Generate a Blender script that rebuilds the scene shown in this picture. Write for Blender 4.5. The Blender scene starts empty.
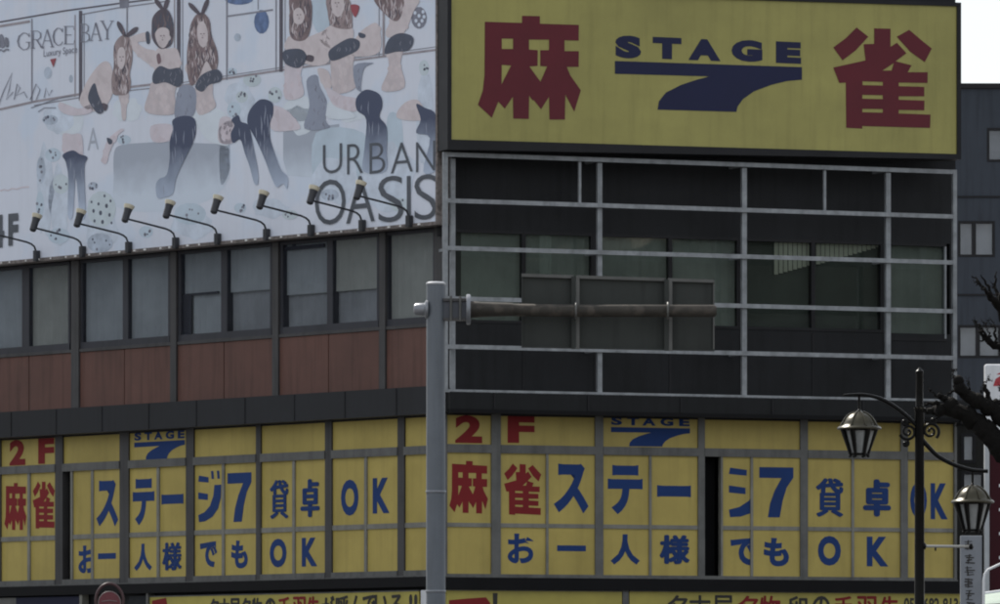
import bpy, math, random
from mathutils import Vector, Matrix
random.seed(7)
R = math.radians
scn = bpy.context.scene
COL = scn.collection
F = 6500.0; HY = 707.0; EYE = 1.6

# ------------------------------------------------------------------ materials
MATS = {}
def mat(name, col, rough=0.6, metal=0.0, var=0.18, scale=1.2, streak=0.0, bump=0.0, spec=0.5, bscale=40.0, col2=None):
    if name in MATS: return MATS[name]
    m = bpy.data.materials.new(name); m.use_nodes = True
    nt = m.node_tree; N = nt.nodes; Lk = nt.links
    b = N['Principled BSDF']
    b.inputs['Roughness'].default_value = rough; b.inputs['Metallic'].default_value = metal
    b.inputs['Specular IOR Level'].default_value = spec
    tc = N.new('ShaderNodeTexCoord')
    n1 = N.new('ShaderNodeTexNoise'); n1.inputs['Scale'].default_value = scale; n1.inputs['Detail'].default_value = 6; n1.inputs['Roughness'].default_value = .65
    Lk.new(tc.outputs['Object'], n1.inputs['Vector'])
    rp = N.new('ShaderNodeMapRange'); rp.inputs['From Min'].default_value = .3; rp.inputs['From Max'].default_value = .7
    rp.inputs['To Min'].default_value = 1 - var; rp.inputs['To Max'].default_value = 1 + var * .5
    Lk.new(n1.outputs['Fac'], rp.inputs['Value'])
    mx = N.new('ShaderNodeMix'); mx.data_type = 'RGBA'; mx.blend_type = 'MULTIPLY'; mx.inputs[0].default_value = 1
    mx.inputs[6].default_value = (*col, 1)
    Lk.new(rp.outputs[0], mx.inputs[7])
    out = mx.outputs[2]
    if col2 is not None:       # patchy second colour (rust, grime of its own shape)
        n3 = N.new('ShaderNodeTexNoise'); n3.inputs['Scale'].default_value = scale * 2.7; n3.inputs['Detail'].default_value = 8
        Lk.new(tc.outputs['Object'], n3.inputs['Vector'])
        r3 = N.new('ShaderNodeMapRange'); r3.inputs['From Min'].default_value = .5; r3.inputs['From Max'].default_value = .62
        Lk.new(n3.outputs['Fac'], r3.inputs['Value'])
        m3 = N.new('ShaderNodeMix'); m3.data_type = 'RGBA'; m3.inputs[7].default_value = (*col2, 1)
        Lk.new(r3.outputs[0], m3.inputs[0]); Lk.new(out, m3.inputs[6]); out = m3.outputs[2]
    if streak > 0:             # rain streaks running down
        mp = N.new('ShaderNodeMapping'); mp.inputs['Scale'].default_value = (5, 5, .35)
        Lk.new(tc.outputs['Object'], mp.inputs['Vector'])
        n2 = N.new('ShaderNodeTexNoise'); n2.inputs['Scale'].default_value = 1.6; n2.inputs['Detail'].default_value = 5
        Lk.new(mp.outputs[0], n2.inputs['Vector'])
        r2 = N.new('ShaderNodeMapRange'); r2.inputs['From Min'].default_value = .48; r2.inputs['From Max'].default_value = .75
        r2.inputs['To Min'].default_value = 1; r2.inputs['To Max'].default_value = 1 - streak
        Lk.new(n2.outputs['Fac'], r2.inputs['Value'])
        m2 = N.new('ShaderNodeMix'); m2.data_type = 'RGBA'; m2.blend_type = 'MULTIPLY'; m2.inputs[0].default_value = 1
        Lk.new(out, m2.inputs[6]); Lk.new(r2.outputs[0], m2.inputs[7]); out = m2.outputs[2]
    Lk.new(out, b.inputs['Base Color'])
    rr = N.new('ShaderNodeMapRange'); rr.inputs['To Min'].default_value = max(.02, rough - .1); rr.inputs['To Max'].default_value = min(1, rough + .12)
    Lk.new(n1.outputs['Fac'], rr.inputs['Value']); Lk.new(rr.outputs[0], b.inputs['Roughness'])
    if bump > 0:
        nb = N.new('ShaderNodeTexNoise'); nb.inputs['Scale'].default_value = bscale; nb.inputs['Detail'].default_value = 4
        Lk.new(tc.outputs['Object'], nb.inputs['Vector'])
        bp = N.new('ShaderNodeBump'); bp.inputs['Strength'].default_value = bump; bp.inputs['Distance'].default_value = .03
        Lk.new(nb.outputs['Fac'], bp.inputs['Height']); Lk.new(bp.outputs[0], b.inputs['Normal'])
    MATS[name] = m
    return m

def glass(name, tint=(.75, .8, .78), refl=1.0, wav=.015):
    m = bpy.data.materials.new(name); m.use_nodes = True
    nt = m.node_tree; N = nt.nodes; Lk = nt.links
    N.remove(N['Principled BSDF'])
    o = N['Material Output']
    t = N.new('ShaderNodeBsdfTransparent'); t.inputs[0].default_value = (*tint, 1)
    g = N.new('ShaderNodeBsdfGlossy'); g.inputs['Roughness'].default_value = .02; g.inputs[0].default_value = (.95, .97, 1, 1)
    fr = N.new('ShaderNodeLayerWeight'); fr.inputs[0].default_value = .5
    pw_ = N.new('ShaderNodeMath'); pw_.operation = 'POWER'; pw_.inputs[1].default_value = 5; Lk.new(fr.outputs['Facing'], pw_.inputs[0])
    mu = N.new('ShaderNodeMath'); mu.operation = 'MULTIPLY_ADD'; mu.inputs[1].default_value = .9 * refl; mu.inputs[2].default_value = .045 * refl
    Lk.new(pw_.outputs[0], mu.inputs[0])
    mx = N.new('ShaderNodeMixShader'); Lk.new(mu.outputs[0], mx.inputs[0]); Lk.new(t.outputs[0], mx.inputs[1]); Lk.new(g.outputs[0], mx.inputs[2])
    tc = N.new('ShaderNodeTexCoord'); nb = N.new('ShaderNodeTexNoise'); nb.inputs['Scale'].default_value = .9; nb.inputs['Detail'].default_value = 1
    Lk.new(tc.outputs['Object'], nb.inputs['Vector'])
    bp = N.new('ShaderNodeBump'); bp.inputs['Strength'].default_value = wav; bp.inputs['Distance'].default_value = .3
    Lk.new(nb.outputs['Fac'], bp.inputs['Height']); Lk.new(bp.outputs[0], g.inputs['Normal'])
    Lk.new(mx.outputs[0], o.inputs['Surface'])
    MATS[name] = m
    return m

def fade_print(name, top, bot, z_top, z_bot):
    """a printed colour fade, fixed in the artwork (object height)"""
    m = bpy.data.materials.new(name); m.use_nodes = True
    nt = m.node_tree; N = nt.nodes; Lk = nt.links; b = N['Principled BSDF']; b.inputs['Roughness'].default_value = .45
    tc = N.new('ShaderNodeTexCoord'); s = N.new('ShaderNodeSeparateXYZ'); Lk.new(tc.outputs['Object'], s.inputs[0])
    n = N.new('ShaderNodeTexNoise'); n.inputs['Scale'].default_value = 3; n.inputs['Detail'].default_value = 5
    Lk.new(tc.outputs['Object'], n.inputs['Vector'])
    a = N.new('ShaderNodeMath'); a.operation = 'MULTIPLY_ADD'; a.inputs[1].default_value = .5; Lk.new(n.outputs['Fac'], a.inputs[0]); Lk.new(s.outputs[2], a.inputs[2])
    r = N.new('ShaderNodeMapRange'); r.inputs['From Min'].default_value = z_bot + .25; r.inputs['From Max'].default_value = z_top + .25
    Lk.new(a.outputs[0], r.inputs['Value'])
    mx = N.new('ShaderNodeMix'); mx.data_type = 'RGBA'; mx.inputs[6].default_value = (*bot, 1); mx.inputs[7].default_value = (*top, 1)
    Lk.new(r.outputs[0], mx.inputs[0]); Lk.new(mx.outputs[2], b.inputs['Base Color'])
    MATS[name] = m
    return m

M = dict(
 wall_dark=mat('dark_wall_paint', (.016, .017, .019), .75, spec=.28, var=.35, streak=.3, bump=.1),
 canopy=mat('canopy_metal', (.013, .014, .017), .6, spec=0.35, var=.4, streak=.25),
 canopy_shaded=mat('canopy_metal_shaded', (.010, .011, .012), .6, spec=.22, var=.4, streak=.25),  # left canopy's metal again, darkened for the dimmer right side
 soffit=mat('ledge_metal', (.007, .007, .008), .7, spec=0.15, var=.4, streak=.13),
 red_panel=mat('maroon_panel', (.130, .064, .050), .6, spec=0.3, var=.22, scale=.9, streak=.3, bump=.05),
 frame_dark=mat('bronze_frame', (.022, .022, .024), .5, .3, spec=0.2, var=.25),
 frame_left=mat('slate_window_frame', (.040, .041, .050), .5, spec=.3, var=.25, streak=.2),
 frame_post=mat('bronze_post', (.055, .053, .054), .5, .2, var=.3, streak=.4),
 alu=mat('grey_aluminium_frame', (.12, .12, .115), .5, .2, var=.28, scale=3, streak=.35),
 alu_pale=mat('pale_sash_frame', (.20, .195, .17), .5, .1, var=.25, scale=3, streak=.3),
 film=mat('yellow_window_film', (.44, .345, .095), .38, spec=0.35, var=.2, scale=.55, streak=.12, bump=.05, bscale=2.0),
 sign_y=mat('yellow_sign_sheet', (.35, .32, .10), .45, spec=0.35, var=.26, scale=.33, streak=.13),
 banner_y=mat('yellow_banner_sheet', (.40, .34, .07), .5, var=.2, scale=1),
 red=mat('maroon_lettering', (.115, .018, .026), .6, var=.12, spec=.25),
 red2=mat('red_film_lettering', (.20, .016, .018), .6, var=.12, spec=.2),
 navy=mat('navy_lettering', (.015, .018, .055), .6, var=.12, spec=.25),
 blue=mat('blue_film_lettering', (.012, .040, .15), .6, var=.15, spec=.2),
 ink=mat('black_ink', (.018, .016, .014), .6, var=.1),
 steel=mat('lattice_galvanised', (.27, .285, .30), .55, .25, var=.35, scale=5, streak=.25),
 pole=mat('grey_pole_paint', (.115, .13, .15), .5, .1, var=.16, scale=1.5, streak=.2),
 rust=mat('rusty_arm_steel', (.050, .045, .038), .65, .35, spec=0.35, var=.4, scale=3, col2=(.072, .062, .052), bump=.1),
 signback=mat('sign_back_grey', (.036, .040, .037), .55, .2, spec=0.3, var=.22, scale=1.5, streak=.3),
 signrib=mat('sign_rib_grey', (.10, .10, .095), .5, .3, var=.3, scale=4),
 black=mat('black_iron', (.003, .003, .003), .3, .0, spec=.14, var=.3, scale=8),
 bronze=mat('olive_bronze_cap', (.045, .04, .024), .3, .55, var=.3, scale=8),
 frost=mat('frosted_lamp_glass', (.24, .25, .25), .35, var=.25, scale=6),
 bark=mat('dark_bark', (.006, .0055, .005), .85, spec=0.1, var=.5, scale=9, bump=.6, bscale=18),
 curtain=mat('pale_curtain', (.40, .43, .41), .8, var=.2, scale=1.0),
 curtain_w=mat('warm_curtain', (.42, .43, .36), .8, var=.2, scale=1.0),
 curtain_d=mat('dull_curtain', (.33, .345, .33), .8, var=.25, scale=1.0),
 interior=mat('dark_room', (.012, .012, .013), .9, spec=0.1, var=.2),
 grey_bld=mat('blue_grey_render', (.046, .054, .068), .8, spec=0.25, var=.2, scale=.4, streak=.25, bump=.1),
 brown_bld=mat('brown_grey_render', (.026, .026, .024), .8, spec=0.2, var=.2, scale=.4, streak=.25, bump=.1),
 white_p=mat('white_sign_plastic', (.62, .63, .65), .5, var=.12, streak=.15),
 pale_p=mat('pale_banner_cloth', (.20, .215, .24), .7, var=.2),
 crimson=mat('crimson_sign_plastic', (.035, .003, .007), .4, spec=0.15, var=.2),
 emblem=mat('red_emblem', (.35, .02, .03), .4, var=.1),
 asphalt=mat('asphalt', (.05, .05, .052), .9, var=.25, scale=.8, bump=.2),
 paving=mat('pavement_slabs', (.22, .21, .20), .85, var=.2, scale=2, bump=.1),
 paint=mat('road_paint', (.75, .75, .72), .7, var=.2, scale=2),
 shopglass=mat('shop_front_dark', (.03, .032, .035), .15, var=.2),
 skin_bl=mat('cream_render', (.55, .53, .48), .8, var=.12, scale=.3, streak=.2),
 tan_bl=mat('tan_render', (.32, .28, .22), .8, var=.15, scale=.3, streak=.2),
 lens=mat('cream_lamp_lens', (.55, .50, .38), .4, var=.15),
 lampbody=mat('dark_lamp_body', (.035, .036, .042), .5, .2, var=.2),
 trim=mat('billboard_trim', (.20, .17, .16), .5, .2, var=.5, scale=6, col2=(.10, .085, .075)),
 glint=mat('glint_white', (.8, .8, .78), .4, var=.05),
 green_p=mat('pale_green_awning', (.35, .42, .36), .6, var=.2),
)
M['glass_l'] = glass('window_glass_grey', (.86, .87, .90), 1.0)
M['glass_r'] = glass('window_glass_green', (.74, .77, .75), .9)

# printed billboard inks
P = dict(
 sheet=mat('print_sheet', (.71, .745, .84), .42, var=.06, scale=.35, streak=.04, col2=(.65, .72, .84)),
 skin=mat('print_skin', (.66, .585, .60), .45, var=.10, scale=4),
 skin2=mat('print_skin_shadow', (.60, .53, .55), .45, var=.14, scale=4),
 pink=mat('print_pink', (.67, .61, .665), .45, var=.12, scale=3),
 hair=mat('print_brown_hair', (.23, .165, .175), .45, var=.4, scale=6),
 hair2=mat('print_light_brown_hair', (.34, .265, .27), .45, var=.35, scale=6),
 darkhair=mat('print_black_hair', (.105, .085, .11), .45, var=.3, scale=6),
 navy=mat('print_dark_cloth', (.075, .088, .13), .45, var=.18, scale=5),
 lilac=mat('print_lilac_cloth', (.30, .33, .42), .45, var=.12, scale=3),
 sofa=mat('print_grey_sofa', (.42, .46, .54), .45, var=.12, scale=1.5),
 white=mat('print_white_cloth', (.70, .76, .83), .45, var=.08, scale=2),
 line=mat('print_dark_line', (.10, .09, .12), .45, var=.2, scale=5),
 mid=mat('print_grey_line', (.27, .27, .32), .45, var=.2, scale=5),
 mauve=mat('print_mauve_sill', (.36, .32, .35), .45, var=.25, scale=4),
 letter=mat('print_grey_letter', (.22, .225, .28), .45, var=.25, scale=5),
 word=mat('print_charcoal_word', (.085, .095, .115), .45, var=.25, scale=4),
 faint=mat('print_faint_letter', (.45, .48, .56), .45, var=.1),
 red=mat('print_red', (.34, .07, .09), .45, var=.1),
 blue=mat('print_blue_ball', (.13, .20, .38), .45, var=.45, scale=7),
 aqua=mat('print_pale_aqua', (.54, .64, .74), .45, var=.12, scale=2),
 tone=mat('print_skin_tone', (.63, .55, .565), .45, var=.12, scale=4),
 tone2=mat('print_pink_tone', (.65, .575, .625), .45, var=.12, scale=4),
 wash=mat('print_blue_wash', (.64, .71, .82), .45, var=.22, scale=2.5),
 jar=mat('print_jar', (.58, .66, .71), .45, var=.12, scale=3),
 face=mat('print_face_mark', (.20, .13, .15), .45, var=.1),
 smudge=mat('print_blue_smudge', (.50, .57, .68), .45, var=.35, scale=4),
)

# ------------------------------------------------------------------ mesh building
class MB:
    def __init__(s): s.v = []; s.f = []; s.m = []; s.mats = []
    def mi(s, m):
        if m not in s.mats: s.mats.append(m)
        return s.mats.index(m)
    def add(s, vs, fs, m):
        o = len(s.v); s.v += [Vector(v) for v in vs]; k = s.mi(m)
        for f in fs: s.f.append([i + o for i in f]); s.m.append(k)
        return s
    def hexa(s, p, m):   # p: 8 points, bottom 4 then top 4
        return s.add(p, [(0, 3, 2, 1), (4, 5, 6, 7), (0, 1, 5, 4), (1, 2, 6, 5), (2, 3, 7, 6), (3, 0, 4, 7)], m)
    def box(s, a, b, m):
        (x0, y0, z0), (x1, y1, z1) = a, b
        return s.hexa([(x0, y0, z0), (x1, y0, z0), (x1, y1, z0), (x0, y1, z0), (x0, y0, z1), (x1, y0, z1), (x1, y1, z1), (x0, y1, z1)], m)
    def tube(s, pts, rs, m, n=12, caps=True, jit=0.0):
        pts = [Vector(p) for p in pts]
        if not hasattr(rs, '__len__'): rs = [rs] * len(pts)
        vs = []; ref = None
        for i, p in enumerate(pts):
            t = (pts[min(i + 1, len(pts) - 1)] - pts[max(i - 1, 0)]).normalized()
            if ref is None: ref = Vector((0, 0, 1)) if abs(t.z) < .9 else Vector((1, 0, 0))
            a = t.cross(ref).normalized(); b = a.cross(t).normalized(); ref = b
            for k in range(n):
                w = 2 * math.pi * k / n; r = rs[i] * (1 + random.uniform(-jit, jit))
                vs.append(p + a * math.cos(w) * r + b * math.sin(w) * r)
        fs = []
        for i in range(len(pts) - 1):
            for k in range(n):
                k2 = (k + 1) % n
                fs.append((i * n + k, i * n + k2, (i + 1) * n + k2, (i + 1) * n + k))
        if caps: fs.append(tuple(range(n))[::-1]); fs.append(tuple((len(pts) - 1) * n + k for k in range(n)))
        return s.add(vs, fs, m)
    def lathe(s, c, prof, m, n=24, ax=None):
        """prof: list of (r, h) along z (or along vector ax) from c"""
        c = Vector(c); ax = Vector(ax).normalized() if ax else Vector((0, 0, 1))
        a = ax.orthogonal().normalized(); b = ax.cross(a)
        vs = [c + ax * h + (a * math.cos(2 * math.pi * k / n) + b * math.sin(2 * math.pi * k / n)) * r for r, h in prof for k in range(n)]
        fs = [(i * n + k, i * n + (k + 1) % n, (i + 1) * n + (k + 1) % n, (i + 1) * n + k) for i in range(len(prof) - 1) for k in range(n)]
        fs.append(tuple(range(n))[::-1]); fs.append(tuple((len(prof) - 1) * n + k for k in range(n)))
        return s.add(vs, fs, m)
    def build(s, name, parent=None, smooth=False, bevel=0.0):
        org = Vector((0, 0, 0)); q = parent
        while q is not None: org += q.location; q = q.parent
        me = bpy.data.meshes.new(name)
        me.from_pydata([tuple(v - org) for v in s.v], [], s.f)
        for m in s.mats: me.materials.append(m)
        for p, k in zip(me.polygons, s.m): p.material_index = k
        if smooth:
            for p in me.polygons: p.use_smooth = True
        me.update()
        o = bpy.data.objects.new(name, me); COL.objects.link(o)
        if parent is not None: o.parent = parent
        if bevel > 0:
            bv = o.modifiers.new('bevel', 'BEVEL'); bv.width = bevel; bv.segments = 2; bv.limit_method = 'ANGLE'
        if smooth and hasattr(me, 'set_sharp_from_angle'):
            me.set_sharp_from_angle(angle=R(40))
        return o

def tag(o, label=None, cat=None, group=None, kind=None):
    if label: o['label'] = label
    if cat: o['category'] = cat
    if group: o['group'] = group
    if kind: o['kind'] = kind
    return o
def thing(name, loc, label, cat, group=None):
    o = bpy.data.objects.new(name, None); COL.objects.link(o); o.location = loc; o.empty_display_size = .3
    return tag(o, label, cat, group)

# ------------------------------------------------------------------ places
def at(px, py, Y):          # photo pixel -> point of the place at distance Y
    return Vector(((px - 500) / F * Y, Y, EYE + (HY - py) / F * Y))

class Wall:
    def __init__(s, c, e, n):
        s.c = Vector(c); s.e = Vector(e).normalized(); s.n = Vector(n).normalized()
    def uz(s, px, py, d=0.0):
        rx = (px - 500) / F; c = s.c + s.n * d
        t = c.dot(s.n) / (rx * s.n.x + s.n.y)
        return (Vector((t * rx, t)) - c).dot(s.e), EYE + (HY - py) / F * t
    def u(s, px, d=0.0): return s.uz(px, 0, d)[0]
    def z(s, px, py, d=0.0): return s.uz(px, py, d)[1]
    def pt(s, u, d, z):
        p = s.c + s.e * u + s.n * d; return Vector((p.x, p.y, z))
    def box(s, mb, u0, u1, d0, d1, z0, z1, m):
        q = [(u0, d0), (u1, d0), (u1, d1), (u0, d1)]
        mb.hexa([s.pt(a, b, z0) for a, b in q] + [s.pt(a, b, z1) for a, b in q], m)
    def pbox(s, mb, x0, x1, d0, d1, z0, z1, m):    # x given along the picture of the front face
        s.box(mb, s.u(x0, d1), s.u(x1, d1), d0, d1, z0, z1, m)

C0 = (-.98, 112.0)
eL = Vector((-5315, 6500)).normalized(); nL = Vector((eL.x * 0 - eL.y, eL.x)); nL = Vector((-eL.y, eL.x))
if nL.y > 0: nL = -nL
eR = Vector((15900, 6500)).normalized(); nR = Vector((eR.y, -eR.x))
WL = Wall(C0, eL, nL); WR = Wall(C0, eR, nR)

# ------------------------------------------------------------------ lettering
_tc = {}
def glyphs(text, bold=0.0):
    key = (text, bold)
    if key in _tc: return _tc[key]
    cu = bpy.data.curves.new('lettering', 'FONT'); cu.body = text; cu.size = 1; cu.offset = bold; cu.resolution_u = 4
    ob = bpy.data.objects.new('lettering_source', cu); COL.objects.link(ob)
    dg = bpy.context.evaluated_depsgraph_get(); dg.update()
    me = bpy.data.meshes.new_from_object(ob.evaluated_get(dg))
    vs = [(v.co.x, v.co.y) for v in me.vertices]; fs = [tuple(p.vertices) for p in me.polygons]
    bpy.data.objects.remove(ob); bpy.data.curves.remove(cu); bpy.data.meshes.remove(me)
    if vs:
        x0 = min(v[0] for v in vs); x1 = max(v[0] for v in vs); y0 = min(v[1] for v in vs); y1 = max(v[1] for v in vs)
        vs = [((x - x0) / max(1e-6, x1 - x0), (y - y0) / max(1e-6, y1 - y0)) for x, y in vs]
    _tc[key] = (vs, fs)
    return _tc[key]

def fill2d(loops):
    """outline with holes -> triangulated 2D mesh"""
    cu = bpy.data.curves.new('outline', 'CURVE'); cu.dimensions = '2D'; cu.fill_mode = 'BOTH'
    for lp in loops:
        sp = cu.splines.new('POLY'); sp.points.add(len(lp) - 1); sp.use_cyclic_u = True
        for i, (x, y) in enumerate(lp): sp.points[i].co = (x, y, 0, 1)
    ob = bpy.data.objects.new('outline_source', cu); COL.objects.link(ob)
    dg = bpy.context.evaluated_depsgraph_get(); dg.update()
    me = bpy.data.meshes.new_from_object(ob.evaluated_get(dg))
    vs = [(v.co.x, v.co.y) for v in me.vertices]; fs = [tuple(p.vertices) for p in me.polygons]
    bpy.data.objects.remove(ob); bpy.data.curves.remove(cu); bpy.data.meshes.remove(me)
    return vs, fs

MA = [[(262, 30), (352, 32), (352, 70), (548, 76), (547, 155), (476, 153), (476, 208), (548, 208), (547, 287), (487, 287), (505, 330), (558, 405), (525, 512), (480, 425), (478, 552), (400, 552), (398, 437), (358, 500), (322, 455), (315, 455), (298, 430), (296, 549), (218, 547), (216, 437), (175, 497), (143, 462), (110, 543), (40, 478), (65, 405), (73, 330), (75, 60), (262, 66)],
      [(160, 145), (217, 145), (217, 197), (160, 197)],
      [(297, 150), (398, 150), (398, 203), (354, 203), (354, 283), (388, 285), (355, 362), (299, 285), (340, 282), (341, 203), (297, 200)],
      [(160, 277), (207, 280), (159, 375)]]
JA = [[(252, 86), (328, 88), (328, 172), (358, 153), (402, 202), (352, 239), (426, 258), (408, 290), (501, 290), (500, 340), (366, 338), (366, 355), (485, 358), (485, 402), (366, 402), (366, 418), (486, 422), (485, 467), (366, 465), (366, 482), (514, 487), (512, 549), (197, 540), (197, 552), (122, 548), (120, 338), (90, 340), (62, 268), (212, 235), (203, 160), (252, 158)],
      [(290, 283), (344, 247), (333, 282)], [(198, 332), (292, 335), (292, 352), (198, 350)], [(197, 395), (292, 397), (292, 415), (197, 413)], [(197, 460), (292, 461), (292, 478), (197, 476)]]
JB = [[(170, 82), (225, 125), (165, 190), (105, 235), (62, 175), (120, 132)]]; JC = [[(415, 93), (470, 140), (520, 180), (487, 243), (420, 195), (357, 125)]]
ZI = [[[(2, 12), (30, 18), (30, 34), (0, 30)]], [[(0, 62), (28, 68), (28, 86), (0, 82)]], [[(0, 130), (18, 122), (34, 104), (44, 74), (47, 42), (67, 42), (66, 80), (58, 112), (42, 136), (20, 149), (2, 151)]], [[(37, 0), (44, 0), (46, 24), (39, 24)]], [[(54, 0), (61, 0), (63, 24), (56, 24)]]]
SV = [[[(0, 0), (92, 0), (92, 27), (74, 54), (63, 90), (55, 135), (23, 135), (29, 98), (42, 62), (60, 29), (0, 29)]]]
TRACED = {'ジ': ZI, '7': SV, '麻': [MA], '雀': [JA, JB, JC]}
DENSE = {'様': .05, '貸': .045, '卓': .075}
def put_text(mb, W, text, box, d, m, bold=0.0):
    x0, y0, x1, y1 = box; xm = (x0 + x1) / 2
    if text in TRACED:          # characters whose outline is drawn in this script
        u0 = W.u(x0, d); u1 = W.u(x1, d); za = W.z(xm, y0, d); zb = W.z(xm, y1, d)
        al = [p for S in TRACED[text] for l in S for p in l]
        a0, a1 = min(p[0] for p in al), max(p[0] for p in al); b0, b1 = min(p[1] for p in al), max(p[1] for p in al)
        for S in TRACED[text]:
            vs, fs = fill2d(S)
            mb.add([W.pt(u0 + (a - a0) / (a1 - a0) * (u1 - u0), d, za + (b - b0) / (b1 - b0) * (zb - za)) for a, b in vs], fs, m)
        return
    if text in DENSE:           # dense characters: thickened by overlapping strikes, each a hair above the last
        h = (DENSE[text]) * (x1 - x0); k = 0
        for ox, oy in ((-1, 0), (1, 0), (0, .6), (0, -.6), (-.6, .5), (.6, -.5), (.6, .5), (-.6, -.5)):
            b = (x0 + h + ox * h, y0 + h + oy * h, x1 - h + ox * h, y1 - h + oy * h)
            raw_text(mb, W, text, b, d + .0012 * k, m, 0); k += 1
        return
    raw_text(mb, W, text, box, d, m, bold)
def raw_text(mb, W, text, box, d, m, bold):
    x0, y0, x1, y1 = box; xm = (x0 + x1) / 2
    u0 = W.u(x0, d); u1 = W.u(x1, d); za = W.z(xm, y0, d); zb = W.z(xm, y1, d)
    vs, fs = glyphs(text, bold)
    mb.add([W.pt(u0 + a * (u1 - u0), d, zb + b * (za - zb)) for a, b in vs], fs, m)

def smooth_loop(pts, k=4):
    n = len(pts); out = []
    for i in range(n):
        p0, p1, p2, p3 = pts[i - 1], pts[i], pts[(i + 1) % n], pts[(i + 2) % n]
        for j in range(k):
            t = j / k; a = []
            for c in (0, 1):
                a.append(.5 * (2 * p1[c] + (p2[c] - p0[c]) * t + (2 * p0[c] - 5 * p1[c] + 4 * p2[c] - p3[c]) * t * t + (3 * p1[c] - p0[c] - 3 * p2[c] + p3[c]) * t ** 3))
            out.append(tuple(a))
    return out

def poly_on(mb, W, loops, d, m, sm=False):
    if sm: loops = [smooth_loop(l) for l in loops]
    vs, fs = fill2d(loops)
    pts = []
    for x, y in vs:
        u, z = W.uz(x, y, d); pts.append(W.pt(u, d, z))
    mb.add(pts, fs, m)

def stroke_on(mb, W, pts, w, d, m):
    """ribbon of width w (picture units) along pts"""
    L = []; Rr = []
    ws = w if hasattr(w, '__len__') else [w] * len(pts)
    for i, (x, y) in enumerate(pts):
        a = pts[max(i - 1, 0)]; b = pts[min(i + 1, len(pts) - 1)]
        dx, dy = b[0] - a[0], b[1] - a[1]; l = math.hypot(dx, dy) or 1
        nx, ny = -dy / l * ws[i] / 2, dx / l * ws[i] / 2
        L.append((x + nx, y + ny)); Rr.append((x - nx, y - ny))
    vs = []
    for x, y in L + Rr:
        u, z = W.uz(x, y, d); vs.append(W.pt(u, d, z))
    n = len(pts)
    mb.add(vs, [(i, i + 1, n + i + 1, n + i) for i in range(n - 1)], m)

# ================================================================== SETTING
g = MB(); g.add([(-3000, -3000, -.12), (3000, -3000, -.12), (3000, 4000, -.12), (-3000, 4000, -.12)], [(0, 1, 2, 3)], M['asphalt'])
tag(g.build('ground'), kind='structure')
def slab(name, poly, z0, z1, m):
    mb = MB(); n = len(poly)
    vs = [(x, y, z0) for x, y in poly] + [(x, y, z1) for x, y in poly]
    mb.add(vs, [tuple(range(n))[::-1], tuple(range(n, 2 * n))] + [(i, (i + 1) % n, n + (i + 1) % n, n + i) for i in range(n)], m)
    return mb.build(name)
def wp(W, u, d): p = W.c + W.e * u + W.n * d; return (p.x, p.y)
corner_out = tuple((Vector(wp(WL, 0, 4.0)) + Vector(wp(WR, 0, 4.0))) / 2)
tag(slab('pavement', [wp(WL, 40, 4), corner_out, wp(WR, 45, 4), wp(WR, 45, -30), wp(WL, 40, -30)], -.116, .02, M['paving']), kind='structure')
tag(slab('near_pavement', [(-60, -4), (60, -4), (60, 90), (14, 90), (2.6, 62), (-4, 62), (-8, 90), (-60, 90)][:8], -.116, .012, M['paving']), kind='structure')
ln = MB()
for i in range(9):
    x = -9 + i * 1.1
    ln.add([(x, 94, -.112), (x + .5, 94, -.112), (x + .5, 98.5, -.112), (x, 98.5, -.112)], [(0, 1, 2, 3)], M['paint'])
tag(ln.build('crossing_markings'), kind='structure')

# ================================================================== CORNER BUILDING
base = Vector((C0[0], C0[1], 0))
bld = thing('corner_building', base, 'dark corner building with maroon panels and yellow film covered second floor windows', 'building')
ROOF = 16.8
ZL = lambda y, x=0, d=0: WL.z(x, y, d)
ZR = lambda y, x=447, d=0: WR.z(x, y, d)
uLend = 16.0; uRend = WR.u(955.5, 0)

# core volume (set back), floors and roof
core = MB()
def prism(mb, poly, z0, z1, m):
    n = len(poly); vs = [(x, y, z0) for x, y in poly] + [(x, y, z1) for x, y in poly]
    mb.add(vs, [tuple(range(n))[::-1], tuple(range(n, 2 * n))] + [(i, (i + 1) % n, n + (i + 1) % n, n + i) for i in range(n)], m)
foot = [wp(WL, uLend, -.7), wp(WL, .0, -.7), wp(WR, .0, -.7), wp(WR, uRend - .02, -.7), wp(WR, uRend - .02, -14), wp(WL, uLend, -14)]
pc = Vector(C0) - (WL.n + WR.n).normalized() * .85
foot[1] = (pc.x, pc.y); foot.pop(2)
prism(core, foot, 0, ROOF, M['interior'])
core.build('inner_wall', bld)

# ---- left facade levels
zL_bb = ZL(264, 0, .3)                       # billboard bottom
zw1 = ZL(268); zw0 = ZL(355.5); zp0 = ZL(413.5); zc0 = ZL(438.9, 2)
zy0 = ZL(581, 2); zf0 = ZL(587, 2); zl0 = ZL(596.5, 0)
zt1 = ZL(466.8, 2); zt0 = ZL(474.5, 2); zm1 = ZL(537, 2); zm0 = ZL(541.7, 2)
# ---- right facade levels
zR_w1 = ZR(230.5, 500); zR_w0 = ZR(323.5, 500); zRc1 = ZR(391, 452, .5); zRc0 = ZR(413.2, 450)
rt1 = ZR(444, 450); rt0 = ZR(452.3, 450); rm1 = ZR(522.5, 450); rm0 = ZR(526.6, 450)
ry0 = ZR(573.5, 450); rf0 = ZR(577, 447); rl0 = ZR(589, 447)

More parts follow.
